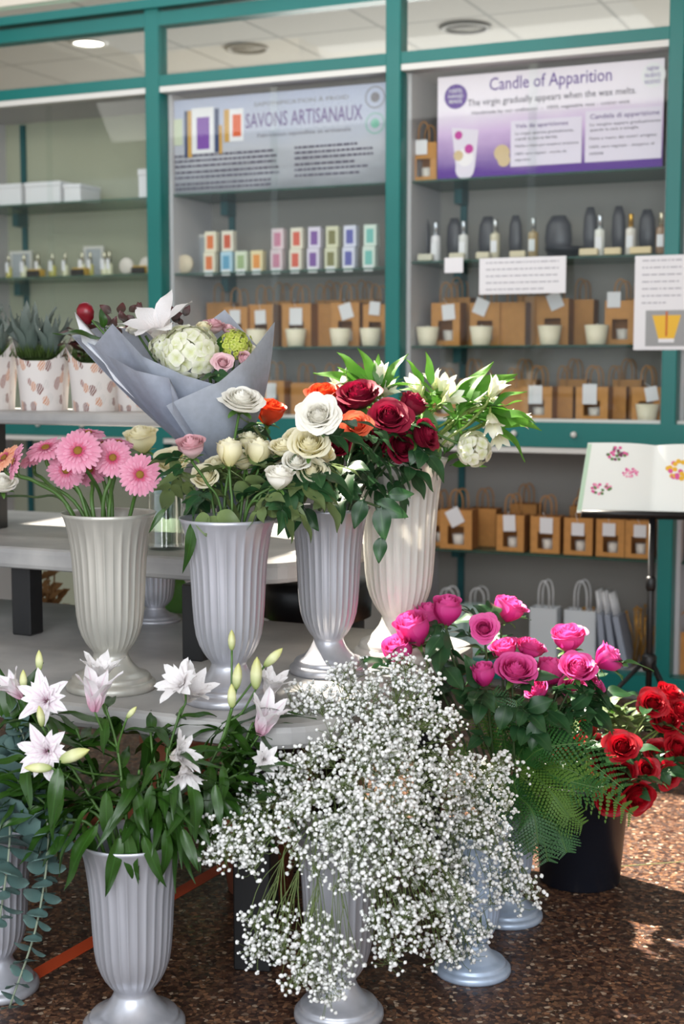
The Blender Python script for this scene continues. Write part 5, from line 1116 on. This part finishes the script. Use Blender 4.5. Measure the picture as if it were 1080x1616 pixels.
# ================================================ BABY'S BREATH
def floret_mb():
    mb = MB(); r = random.Random(4)
    import bmesh
    bm = bmesh.new(); bmesh.ops.create_icosphere(bm, subdivisions=2, radius=1)
    bm.verts.ensure_lookup_table(); vs = []
    for i, v in enumerate(bm.verts):
        k = 1.0 if (i*7) % 3 else .68; vs.append(v.co*k*r.uniform(.9, 1.1)+V(0,0,.15))
    fs = [tuple(x.index for x in f.verts) for f in bm.faces]; bm.free()
    mb.add(vs, fs, [(0,.9)]*len(vs)); return mb
FLO = floret_mb()
def gyp_spray(vs, px, py, dz, rad_px, n, label, seed, base=None, group=None, br=None):
    r = random.Random(seed); D = vsd(vs); dpt = D+dz; cen = at(px, py, dpt); R = rad_px*dpt/FPX; c = vs['p']
    t = thing('babys_breath', c+V(0,0,.02), label, 'babys breath', group)
    d = V(cen.x-c.x, cen.y-c.y, 0); m_ = V(c.x, c.y, vs['rim'])+(d.normalized()*min(vs['r']*.75, d.length*.5) if d.length > .001 else V(0,0,0))
    mid = m_.lerp(cen, .5)+V(r.uniform(-.02,.02),r.uniform(-.02,.02),.045+.04*r.random()); node = m_.lerp(cen, .78)+V(0,0,.02 if cen.z > m_.z else .045)
    st = MB(); main = cr([V(c.x, c.y, c.z+.12), m_, mid, node], 6); st.tube(main, .0010, 4)
    fl = MB(); n = int(n*1.8); nb = max(6, n//12); out = (cen-m_).normalized(); k = 0
    for b in range(nb):
        s0, _ = curve_pt(main, r.uniform(.72, 1.0))
        dd = V(r.gauss(0,1), r.gauss(0,1), r.gauss(0,1)).normalized(); sc = R*(r.random()**.45); p1 = cen+V(dd.x*sc, dd.y*sc*.9, dd.z*sc*.8)
        st.tube(cr([s0, s0.lerp(p1, .5)+V(r.uniform(-.01,.01), r.uniform(-.01,.01), .012), p1], 3), .0009, 3, cap=False)
        for q in range(n//nb):
            e = V(r.gauss(0,1), r.gauss(0,1), r.gauss(0,1)+.35).normalized()*(.010+.030*r.random()); p2 = p1+e
            st.tube([p1.lerp(s0, .12*r.random()), p1+e*.5+V(0,0,-.002), p2], .00055, 3, cap=False)
            s = r.uniform(.0034, .0060)*(1.0 if r.random() > .15 else .6); fl.merge(FLO, Matrix.Translation(p2) @ frame(e, r.uniform(0, 6)).to_4x4() @ Matrix.Diagonal((s, s, s*.85, 1)))
    st.build('stem', M['gyp_stem'], t); f = fl.build('blossoms', M['gyp'], t); f['kind'] = 'stuff'
    return t
GY = [('dense upper', 'in the top of the big bunch below the middle vase', [(505,1105,.10,44,80),(560,1085,.12,50,110),(590,1120,.08,50,110),(540,1140,.06,48,80),(475,1130,.10,38,60)]),
 ('upper right', 'at the upper right beside the hot pink rosebuds', [(640,1070,.1,44,100),(665,1100,.1,40,90),(640,1130,.08,46,100),(690,1140,.1,36,70),(620,1160,.02,46,100)]),
 ('centre', 'in the dense centre of the big bunch', [(520,1200,-.02,58,130),(580,1210,-.08,62,140),(640,1220,-.06,60,140),(560,1270,-.16,62,150),(630,1280,-.14,62,150),(500,1270,-.12,58,130),(690,1250,-.04,52,110),(460,1220,-.02,44,80),(600,1170,.0,54,120),(700,1200,.04,46,80)]),
 ('left arm', 'reaching out left in front of the black table leg', [(430,1250,-.06,46,90),(400,1290,-.1,44,90),(365,1320,-.12,38,80),(400,1350,-.12,38,70),(450,1310,-.12,46,90),(345,1350,-.12,26,40)]),
 ('lower centre', 'below the centre over the upper part of the front vase', [(540,1330,-.18,50,120),(600,1350,-.16,54,130),(660,1340,-.12,50,110),(490,1350,-.16,40,60),(560,1390,-.18,44,60)]),
 ('lower left', 'drooping at the lower left of the front vase', [(420,1460,-.14,38,60),(450,1500,-.16,38,60),(410,1505,-.12,28,40),(480,1530,-.18,42,80),(520,1550,-.18,38,70),(500,1480,-.18,40,60),(545,1510,-.17,34,40)]),
 ('lower right', 'drooping right of the front vase', [(620,1440,-.12,40,60),(660,1450,-.08,42,70),(620,1500,-.1,32,40),(600,1470,-.12,34,40),(690,1400,-.04,48,90),(720,1440,.0,44,80),(700,1490,.02,40,60)])]
sd = 100
for nm, ph, L in GY:
    for (px, py, dz, rp, n) in L:
        sd += 1; gyp_spray(V6, px, py, dz, rp, n, 'spray of white babys breath '+ph, sd, group='%s babys breath sprays' % nm)
GY2 = [('right arm', 'fanning up right in front of the fern', [(740,1220,.0,36,60),(775,1240,.0,40,80),(800,1210,.02,34,50),(765,1290,-.02,40,80),(800,1270,.0,32,40),(735,1270,-.05,42,80),(740,1320,-.14,38,70),(715,1335,-.12,34,60),(775,1335,-.12,34,60),(700,1290,-.1,34,60)]),
 ('low right', 'over the two bluish vases on the right', [(745,1360,-.06,42,90),(790,1360,.0,36,60),(760,1410,-.04,42,80),(805,1400,.0,34,60),(830,1420,.02,26,30),(725,1400,-.06,40,70),(760,1460,-.04,38,50),(735,1500,-.06,30,40)])]
for nm, ph, L in GY2:
    for (px, py, dz, rp, n) in L:
        sd += 1; gyp_spray(V7, px, py, dz, rp, n, 'spray of white babys breath '+ph, sd, group='%s babys breath sprays' % nm)
# a small brown-red bloom and orange one hidden inside, behind the baby's breath
# ================================================ FERN FRONDS (V8)
def frond(vs, P, wid, label, seed, curl=0.0):
    r = random.Random(seed); D = vsd(vs); pts = [at(px, py, D+dz) for px, py, dz in P]
    c = vs['p']; t = thing('fern_frond', c+V(0,0,.02), label, 'fern')
    m_ = V(c.x, c.y, vs['rim'])+V(pts[0].x-c.x, pts[0].y-c.y, 0)*.3
    st = cr([V(c.x, c.y, .15), m_]+pts[:1], 6); sp = cr([m_.lerp(pts[0], .9)]+pts, 10) if len(pts) > 1 else cr([m_]+pts, 10)
    mb = MB(); mb.tube(st+sp, .0016, 5); mb.build('stem', M['stem'], t)
    mb = MB(); n = 26; LEN = sum((sp[i+1]-sp[i]).length for i in range(len(sp)-1)); SPC = LEN*.88/n
    for i in range(n):
        q = .10+.88*i/(n-1); p, d = curve_pt(sp, q); side = d.cross(-FW*.75+UP*.55).normalized(); L_ = wid*(math.sin(PI*min(1, .18+.82*(1-q)**.8))**.8)*(1 if q < .9 else .7)
        nrm = side.cross(d).normalized()
        for s in (-1, 1):
            tip = side*s*.88+d*.5-nrm*.15*r.random(); tip.normalize(); w0 = SPC*.38
            for k in range(7):                 # small lobes along each pinna
                x0 = L_*(k/7.2); lw = w0*(1.35-1.0*k/7)
                a0 = p+tip*x0-nrm*(x0*x0/L_*.25) if L_ > 0 else p; lat = nrm.cross(tip).normalized()
                for s2 in (-1, 1):
                    b_ = a0+lat*s2*lw*1.25+tip*lw*1.1; mb.add([a0, a0+tip*L_*.13, b_+tip*L_*.03, b_-tip*L_*.04], [(0,1,2,3)], [(.5,.2),(.5,.5),(.9,.9),(.9,.6)])
    mb.build('pinnae', M['fern_light' if seed % 3 == 1 else 'fern'], t); return t
FR = [([(850,1180,.0),(900,1180,-.04),(985,1245,-.1)], .075, 'fern frond arching right across the red roses'),
 ([(840,1220,-.05),(900,1215,-.1),(1000,1285,-.1)], .07, 'fern frond reaching furthest right under the red roses'),
 ([(830,1200,-.08),(860,1180,-.12),(940,1170,-.14)], .055, 'fern frond lying flat below the pink roses'),
 ([(830,1240,-.06),(850,1290,-.12),(865,1360,-.14)], .06, 'fern frond hanging straight down beside the bucket'),
 ([(840,1240,-.06),(880,1270,-.12),(920,1302,-.12)], .055, 'fern frond pointing right over the bucket front'),
 ([(800,1240,-.08),(790,1300,-.12),(785,1370,-.12)], .05, 'fern frond hanging over the bluish vase'),
 ([(810,1230,-.08),(825,1290,-.14),(835,1345,-.15)], .055, 'short fern frond hanging between the vase and bucket'),
 ([(780,1180,.0),(765,1140,-.03),(752,1100,-.05)], .05, 'upright fern frond left under the small rosebud'),
 ([(800,1190,.0),(790,1140,-.05),(778,1090,-.06)], .05, 'upright fern frond under the central pink rose'),
 ([(820,1190,.0),(850,1140,-.05),(880,1120,-.06)], .05, 'upright fern frond right under the pink roses'),
 ([(780,1220,-.04),(750,1215,-.08),(720,1180,-.08)], .05, 'fern frond pointing left into the babys breath'),
 ([(840,1210,-.05),(890,1230,-.11),(950,1245,-.12)], .06, 'fern frond in the middle of the right-hand layer'),
 ([(800,1270,-.05),(760,1310,-.08),(740,1340,-.09)], .05, 'fern frond drooping left behind the babys breath'),
 ([(830,1210,-.07),(870,1250,-.14),(900,1290,-.15)], .06, 'broad fern frond at the front centre')]
FR += [([(820,1180,.02),(870,1150,.0),(925,1130,-.02)], .06, 'fern frond behind the pink roses at the upper right'),
 ([(810,1250,-.1),(840,1280,-.16),(850,1330,-.18)], .06, 'front fern frond hanging over the vase mouth'),
 ([(780,1240,-.06),(750,1250,-.1),(715,1255,-.1)], .055, 'fern frond pointing left below the babys breath arm'),
 ([(810,1180,.0),(820,1150,-.05),(815,1105,-.05)], .06, 'upright fern frond in the centre under the roses'),
 ([(830,1250,-.05),(875,1300,-.10),(895,1345,-.12)], .055, 'fern frond hanging in front of the bucket left side')]
for i, (P, wd, lb) in enumerate(FR): frond(V8, P, wd*1.1, lb, i)
leaf_spray('leaf_branch', V8, 'broad dark green leaves below the pink roses', [(700,1000,672,1035),(740,1110,715,1090),(730,1100,760,1130),(700,990,690,1060),(750,1130,712,1125),(880,1150,905,1180),(860,1120,905,1150),(900,1120,935,1090),(780,1120,740,1080),(830,1120,870,1105),(760,1090,740,1040),(800,1110,790,1150),(850,1130,840,1180),(700,1050,730,1085)], [sl, single_leaf(31, M['rose_leaf'], .36, True, .1)], vsd(V8)-.08, 'stem_dark')

# ================================================ EUCALYPTUS (V9)
def euc(P, label, seed, rpx=36, n=26, dep=3.05):
    r = random.Random(seed); c = V9['p']; pts = [at(px, py, dep+dz) for px, py, dz in P]; t = thing('eucalyptus_branch', c+V(0,0,.02), label, 'eucalyptus')
    pth = cr([V(c.x, c.y, .2), V(c.x, c.y, V9['rim'])+(pts[0]-c)*.15]+pts, 8); mb = MB(); mb.tube(pth, .0024, 6); mb.build('stem', mat('pale_stem', (130,140,120), .6) if seed == 1 else bpy.data.materials['pale_stem'], t)
    for i in range(n):
        q = .3+.7*i/(n-1); p, d = curve_pt(pth, min(q, .995)); s = rpx*dep/FPX*(1.15-.6*max(0, (q-.6)/.4))*r.uniform(.85, 1.1); x = d.orthogonal().normalized(); x = Matrix.Rotation(i*1.6+r.uniform(-.4,.4), 3, d) @ x
        for sg in (-1, 1): put('leaf', EUL, t, p, leaf_frame(x*sg+d*.25, d*.6-FW*.6, r.uniform(-.3,.3)), s)
mb = MB()
def ef(u, v):
    s = (u-.5)*2; w = .5*math.sqrt(max(0, 1-(2*v-1)**2)); return V(s*w*1.05, v, .08*math.sin(v*PI)-.1*v*v+.06*s*s)
mb.grid(ef, 6, 8); EUL = mb.mesh('leaf', M['euca'])
euc([(30,1250,.0),(75,1300,-.05),(60,1450,-.05),(15,1590,-.06)], 'eucalyptus stem trailing down in front of the left vase', 1)
euc([(10,1240,.0),(15,1330,-.08),(0,1450,-.08)], 'eucalyptus stem with the largest leaves at the left edge', 2, 52, 16)
euc([(10,1200,.05),(40,1180,.05),(20,1120,.05)], 'eucalyptus stem rising behind the left lilies', 3, 38, 16)
euc([(20,1260,.02),(60,1330,.03),(75,1420,.03)], 'thin eucalyptus stem nearest the lily vase', 4, 30, 22)
leaf_spray('leaf_branch', V9, 'dark narrow leaves at the left edge above the eucalyptus', [(30,1160,0,1060),(20,1150,40,1060),(10,1140,-10,1080),(40,1180,70,1130),(20,1200,-10,1180),(30,1150,10,1090),(10,1220,-20,1240)], LL, 3.1, 'stem')

# ================================================ WRAPPED BOUQUET
BD = 3.42
nk = at(352, 742, BD); foot = V(nk.x+.02, nk.y+.02, .9)
def cone_sheet(rim, neck, name, m, parent, f0=0.0, bulge=.05, n=10):
    R_ = [at(px, py, BD+dz) for px, py, dz in rim]
    mb = MB(); K = 6; cols = []
    for i in range(len(R_)-1):
        for k in range(K): u = k/K; cols.append((R_[i].lerp(R_[i+1], u), (i+u)/(len(R_)-1)))
    cols.append((R_[-1], 1.0)); nc = len(cols); vs = []; uv = []
    for j in range(n+1):
        v = f0+(1-f0)*j/n
        for (p, u) in cols:
            a = neckring(u, neck); q = a.lerp(p, v); o = V(q.x-axis_pt(v).x, q.y-axis_pt(v).y, 0)
            q = q+(o.normalized()*bulge*math.sin(PI*v)*.35 if o.length > 1e-5 else V(0,0,0)); q += -FW*.004*math.sin(u*23+v*5)*v; vs.append(q); uv.append((u, v))
    fs = [(j*nc+i, j*nc+i+1, (j+1)*nc+i+1, (j+1)*nc+i) for j in range(n) for i in range(nc-1)]
    mb.add(vs, fs, uv); return mb.build(name, m, parent)
def axis_pt(v): return nk.lerp(at(280, 560, BD+.0), v)
def neckring(u, neck):
    a0, a1, r = neck; a = a0+(a1-a0)*u; return nk+RT*math.cos(a)*r+FW*math.sin(a)*r
bq = thing('bouquet_wrap', foot, 'grey-blue paper cone wrapped round the mixed bouquet in front of the shelf', 'bouquet wrap')
cone_sheet([(113,530,.06),(150,545,-.02),(178,511,-.10),(225,562,-.14),(290,592,-.16),(340,607,-.15),(385,575,-.10),(432,509,-.02),(405,545,.05),(355,489,.11),(300,530,.13),(230,520,.13),(160,515,.11),(113,530,.06)], (PI*.95, PI*.95+2*PI, .028), 'outer_sheet', M['wrap'], bq)
cone_sheet([(262,640,-.185),(300,622,-.18),(345,603,-.17),(388,568,-.12),(434,508,-.02)], (PI*1.3, PI*2.05, .034), 'front_flap', M['wrap_light'], bq, .0, .06)
cone_sheet([(168,560,-.10),(215,585,-.17),(268,597,-.18),(274,650,-.19)], (PI*1.15, PI*1.45, .032), 'left_flap', M['wrap'], bq, .25, .06)
cone_sheet([(180,600,.0),(118,492,.03),(130,540,.0),(165,560,.04)], (PI*.9, PI*1.1, .02), 'white_inner_sheet', M['wrap_white'], bq, .3, .0)
mb = MB(); mb.tube([nk+V(0,0,.01), foot+V(0,0,.12), foot+V(0,0,.002)], [.028,.026,.034], 16); mb.build('wrapped_stems', M['wrap'], bq)
VQ = dict(p=V(nk.x, nk.y, nk.z-.12), rim=nk.z+.01, r=.02)
def bstem(t, b_, m='stem'):
    mb = MB(); mb.tube(cr([nk-V(0,0,.05), nk.lerp(b_, .5), b_], 8), .003, 6); mb.build('stem', M[m], t)
def bthing(name, me, px, py, dz, dp, ax, label, cat, off=.4, meshname='bloom', norm=1.0):
    D = BD+dz; R = dp/2*D/FPX*norm; a_ = ax3(ax); b_ = at(px, py, D)-a_*R*off; t = thing(name, nk, label, cat); put(meshname, me, t, b_, frame(a_, SRNG.uniform(0, 6)), R); bstem(t, b_); return t
bthing('lily', LM['bouquet'], 248, 513, -.04, 140, (-.25,.75,.5), 'large open white lily in the wrapped bouquet', 'lily')
bthing('hydrangea', HY, 300, 552, -.07, 92, (.0,.6,.7), 'white hydrangea head in the centre of the wrapped bouquet', 'hydrangea', .1)
bthing('hydrangea', HY, 262, 545, -.03, 50, (-.2,.6,.6), 'greenish white hydrangea clump left of the big white head', 'hydrangea', .1)
bthing('viburnum', HG, 373, 543, -.05, 54, (.4,.6,.5), 'lime green viburnum ball at the right of the bouquet', 'viburnum', .1)
bthing('rose', bloom_mesh('half2', M['rose_blush']), 336, 516, .02, 46, (.1,.85,.3), 'pale pink rose at the top of the wrapped bouquet', 'rose', .5)
bthing('lisianthus', bloom_mesh('open', M['lis_pink']), 352, 572, -.11, 42, (.2,.3,.8), 'pale pink ruffled bloom low at the right of the bouquet', 'lisianthus', .4)
bthing('lisianthus', bloom_mesh('half', M['lis_pink']), 383, 568, -.07, 30, (.5,.3,.6), 'small pale pink bloom beside the lime green ball', 'lisianthus', .4)
mb = MB(); mb.lathe([(.001,-1.3),(.35,-1.2),(.8,-.6),(1.0,.1),(.9,.7),(.55,1.15),(.15,1.3),(.001,1.25)], 24, rad=lambda t, p: 1+.06*math.cos(3*t)); TU = mb.mesh('bloom', M['tulip'])
bthing('tulip', TU, 136, 495, .04, 28, (-.15,.9,.2), 'closed dark red tulip at the left of the wrapped bouquet', 'tulip', .0)
for px, py, dz, dp, ax, kind, mk, lb in ((322,520,.0,30,(0,.8,.4),'half','rose_cream','small cream rose beside the pale pink one in the bouquet'), (360,520,.03,30,(.3,.8,.3),'half2','lis_pink','small pink bloom behind the lime green ball'),
  (215,520,.05,40,(-.3,.8,.4),'half2','rose_white','white bloom behind the big lily in the bouquet'), (392,556,-.03,30,(.6,.4,.5),'half','rose_cream','small cream bloom at the right edge of the bouquet')):
    bthing('small_rose', bloom_mesh(kind, M[mk]), px, py, dz, dp, ax, lb, 'rose', .5)
def bleaf(px, py, tx, ty, dz, me, label, name='leaf_sprig', m='stem'):
    t = thing(name, nk, label, 'foliage'); p0 = at(px, py, BD+dz); p1 = at(tx, ty, BD+dz-.02); put('leaf', me, t, p0, leaf_frame(p1-p0, UP*.8-FW*.6, .2), (p1-p0).length*1.05); bstem(t, p0, m)
bleaf(168, 535, 88, 519, .0, single_leaf(41, M['lily_leaf'], .16, False, .1), 'long green leaf pointing left out of the bouquet')
bleaf(165, 520, 160, 488, .05, single_leaf(42, M['lily_leaf'], .22, False, .1), 'short dark green leaf beside the tulip')
bleaf(170, 518, 130, 505, .06, single_leaf(42, M['lily_leaf'], .22, False, .1), 'green leaf tucked under the tulip')
bleaf(345, 590, 310, 600, -.13, single_leaf(43, M['rose_leaf'], .3, True, .1), 'dark leaf under the hydrangea at the paper edge, left one'); bleaf(330, 590, 366, 598, -.12, single_leaf(43, M['rose_leaf'], .35, True, .1), 'dark leaf under the hydrangea at the paper edge, right one')
bleaf(345, 560, 348, 532, -.06, single_leaf(44, M['lily_leaf'], .3, False, .1), 'green leaf between hydrangea and lime green ball')
RLD = [single_leaf(50+i, M['redleaf'], .34, True, .15) for i in range(3)]
t = thing('foliage_sprig', nk, 'dark reddish green foliage behind the white lily', 'foliage'); rr = random.Random(8)
for i in range(26):
    px = rr.uniform(165, 290); py = rr.uniform(492, 530); p0 = at(px, py, BD+.08); d = RT*rr.uniform(-1, 1)+UP*rr.uniform(.1, 1)-FW*rr.uniform(-.3, .6); put('leaf', RLD[i % 3], t, p0, leaf_frame(d, -FW), rr.uniform(.024, .042))
bstem(t, at(230, 530, BD+.06))

# ================================================ POTTED SUCCULENTS ON THE TOP TIER
SC = [single_leaf(60+i, M['succ'], .13, False, -.1+.1*i) for i in range(3)]
def pot(px, ws, hs, label, kind, seed, Yp=3.66):
    c = on_z(px, 640, 1.265); c = V(on_y(px, 640, Yp).x, Yp, 1.265); r = random.Random(seed); t = thing('potted_plant', c, label, 'potted plant')
    mb = MB(); n = 48
    def f(u, v):
        a = 2*PI*u; corner = abs(math.cos(a-YAW-.15*math.sin(seed*5)))**5; top = hs*(.74+.36*corner); z = top*v
        rad = ws/2*(.86+.16*v+.10*corner*v*v)*(1+.03*math.sin(a*7+seed)*v); return c+V(rad*math.cos(a), rad*math.sin(a), z)
    mb.grid(f, n, 8, wrap=True); mb.uv = [(q[0]*3, q[1]*1.2) for q in mb.uv]; mb.lathe([(ws*.43, .0), (ws*.43, .002)], n, Matrix.Translation(c)); mb.build('paper_wrap', M['floral'], t)
    mb = MB(); mb.lathe([(ws*.42, hs*.6), (ws*.44, hs*.72), (ws*.3, hs*.8), (.001, hs*.83)], 24, Matrix.Translation(c))
    for i in range(900 if kind != 'dark' else 250):
        a = r.uniform(0, 2*PI); q = ws*.52*math.sqrt(r.random()); p = c+V(q*math.cos(a), q*math.sin(a), hs*.78); e = p+V(math.cos(a)*.02*r.random(), math.sin(a)*.02*r.random(), r.uniform(.015, .05)); w = V(r.uniform(-1,1), r.uniform(-1,1), 0).normalized()*.0022
        mb.add([p-w, p+w, e], [(0,1,2)], [(0,0),(1,0),(.5,1)])
    mo = mb.build('moss', M['moss'], t); mo['kind'] = 'stuff'
    if kind == 'succ':
        for k, (dx, rs) in enumerate(((-.035, .165), (.045, .13))):
            for i in range(20):
                a = i*2.4; lean = .12+.75*(i/20); b_ = c+V(dx+.008*math.cos(a), .008*math.sin(a)-.02, hs*.8); put('leaf', SC[i % 3], t, b_, leaf_frame(V(math.cos(a)*lean, math.sin(a)*lean, 1), V(-math.cos(a), -math.sin(a), .3)), rs*r.uniform(.8, 1.1))
    else:
        for i in range(36):
            a = i*2.4; b_ = c+V(.03*math.cos(a), .03*math.sin(a), hs*.75+r.uniform(0, .1)); put('leaf', RLD[i % 3], t, b_, leaf_frame(V(math.cos(a), math.sin(a), r.uniform(.0, .9))), r.uniform(.06, .09))
pot(-14, .17, .21, 'paper-wrapped succulent pot cut by the left edge', 'succ', 1); pot(70, .165, .205, 'floral paper-wrapped pot with mossy top and grey succulents, left of centre', 'succ', 2)
pot(152, .165, .195, 'floral paper-wrapped pot with dark reddish plant beside the bouquet', 'dark', 4); pot(215, .13, .14, 'small floral paper-wrapped pot half hidden behind the bouquet', 'dark', 5, 3.72)

# ================================================ THINGS BEHIND AND BELOW THE TABLE
p = at(275, 950, 4.6); t = thing('potted_plant', (p.x, p.y, .0), 'big round green leaf seen between the table tiers', 'plant')
mb = MB(); mb.lathe([(.09,0),(.12,.2),(.11,.2),(.001,.17)], 24, Matrix.Translation((p.x, p.y, 0))); mb.build('pot', M['terracotta'], t); mb = MB(); mb.tube([V(p.x, p.y, .15), V(p.x, p.y, p.z-.05)], .006, 6); mb.build('stem', M['stem'], t)
bl_ = single_leaf(71, M['alstro_leaf'], .42, False, .1)
put('leaf', bl_, t, p+V(0,0,-.08), leaf_frame(V(.1,0,1), -FW), .17); put('leaf', bl_, t, p+V(0,0,-.25), leaf_frame(V(-.6,-.2,.7), -FW), .17); put('leaf', bl_, t, p+V(0,0,-.3), leaf_frame(V(.7,.2,.5), -FW), .16)
p = at(243, 984, 4.25); vase(0, 0, .64, M['vase'], 'white vase standing on the table behind the gerbera vase', .48, .72, loc=V(on_z(243, 980, .64).x, 3.62, 0), name='small_vase')
t = thing('dried_branch', (at(60, 930, 4.9).x, at(60, 930, 4.9).y, 0), 'dried brown branch behind the left table leg', 'branch'); rr = random.Random(2); b0 = at(70, 1010, 4.9); b0.z = 0
mb = MB()
for k in range(14):
    e = at(rr.uniform(45, 95), rr.uniform(895, 950), 4.9+rr.uniform(-.05,.05)); mb.tube(cr([b0, b0.lerp(e, .6)+V(rr.uniform(-.03,.03), 0, .02), e], 5), .003, 5)
    for j in range(6): q = b0.lerp(e, rr.uniform(.6, 1)); mb.add([q, q+V(.03,0,.01), q+V(.05,0,.03), q+V(.02,0,.03)], [(0,1,2,3)], smooth=False)
mb.build('twigs', mat('dry_brown', (130,92,50), .8), t)
c = on_z(215, 1225, 0); c = V(-1.95, 3.15, 0)
for (x, y, r_, h, m, lb) in ((-2.02, 3.15, .13, .2, 'terracotta', 'terracotta pot on the floor under the table'), (-1.72, 3.3, .12, .22, 'terracotta', 'second terracotta pot under the table, nearer the lilies')):
    mb = MB(); mb.lathe([(r_*.7,0),(r_*.92,h*.8),(r_*1.02,h*.8),(r_*1.05,h),(r_*.95,h),(r_*.85,h*.8),(.001,h*.75)], 40, Matrix.Translation((x, y, 0))); tag(mb.build('flower_pot', M[m], None, (x, y, 0)), lb, 'pot')
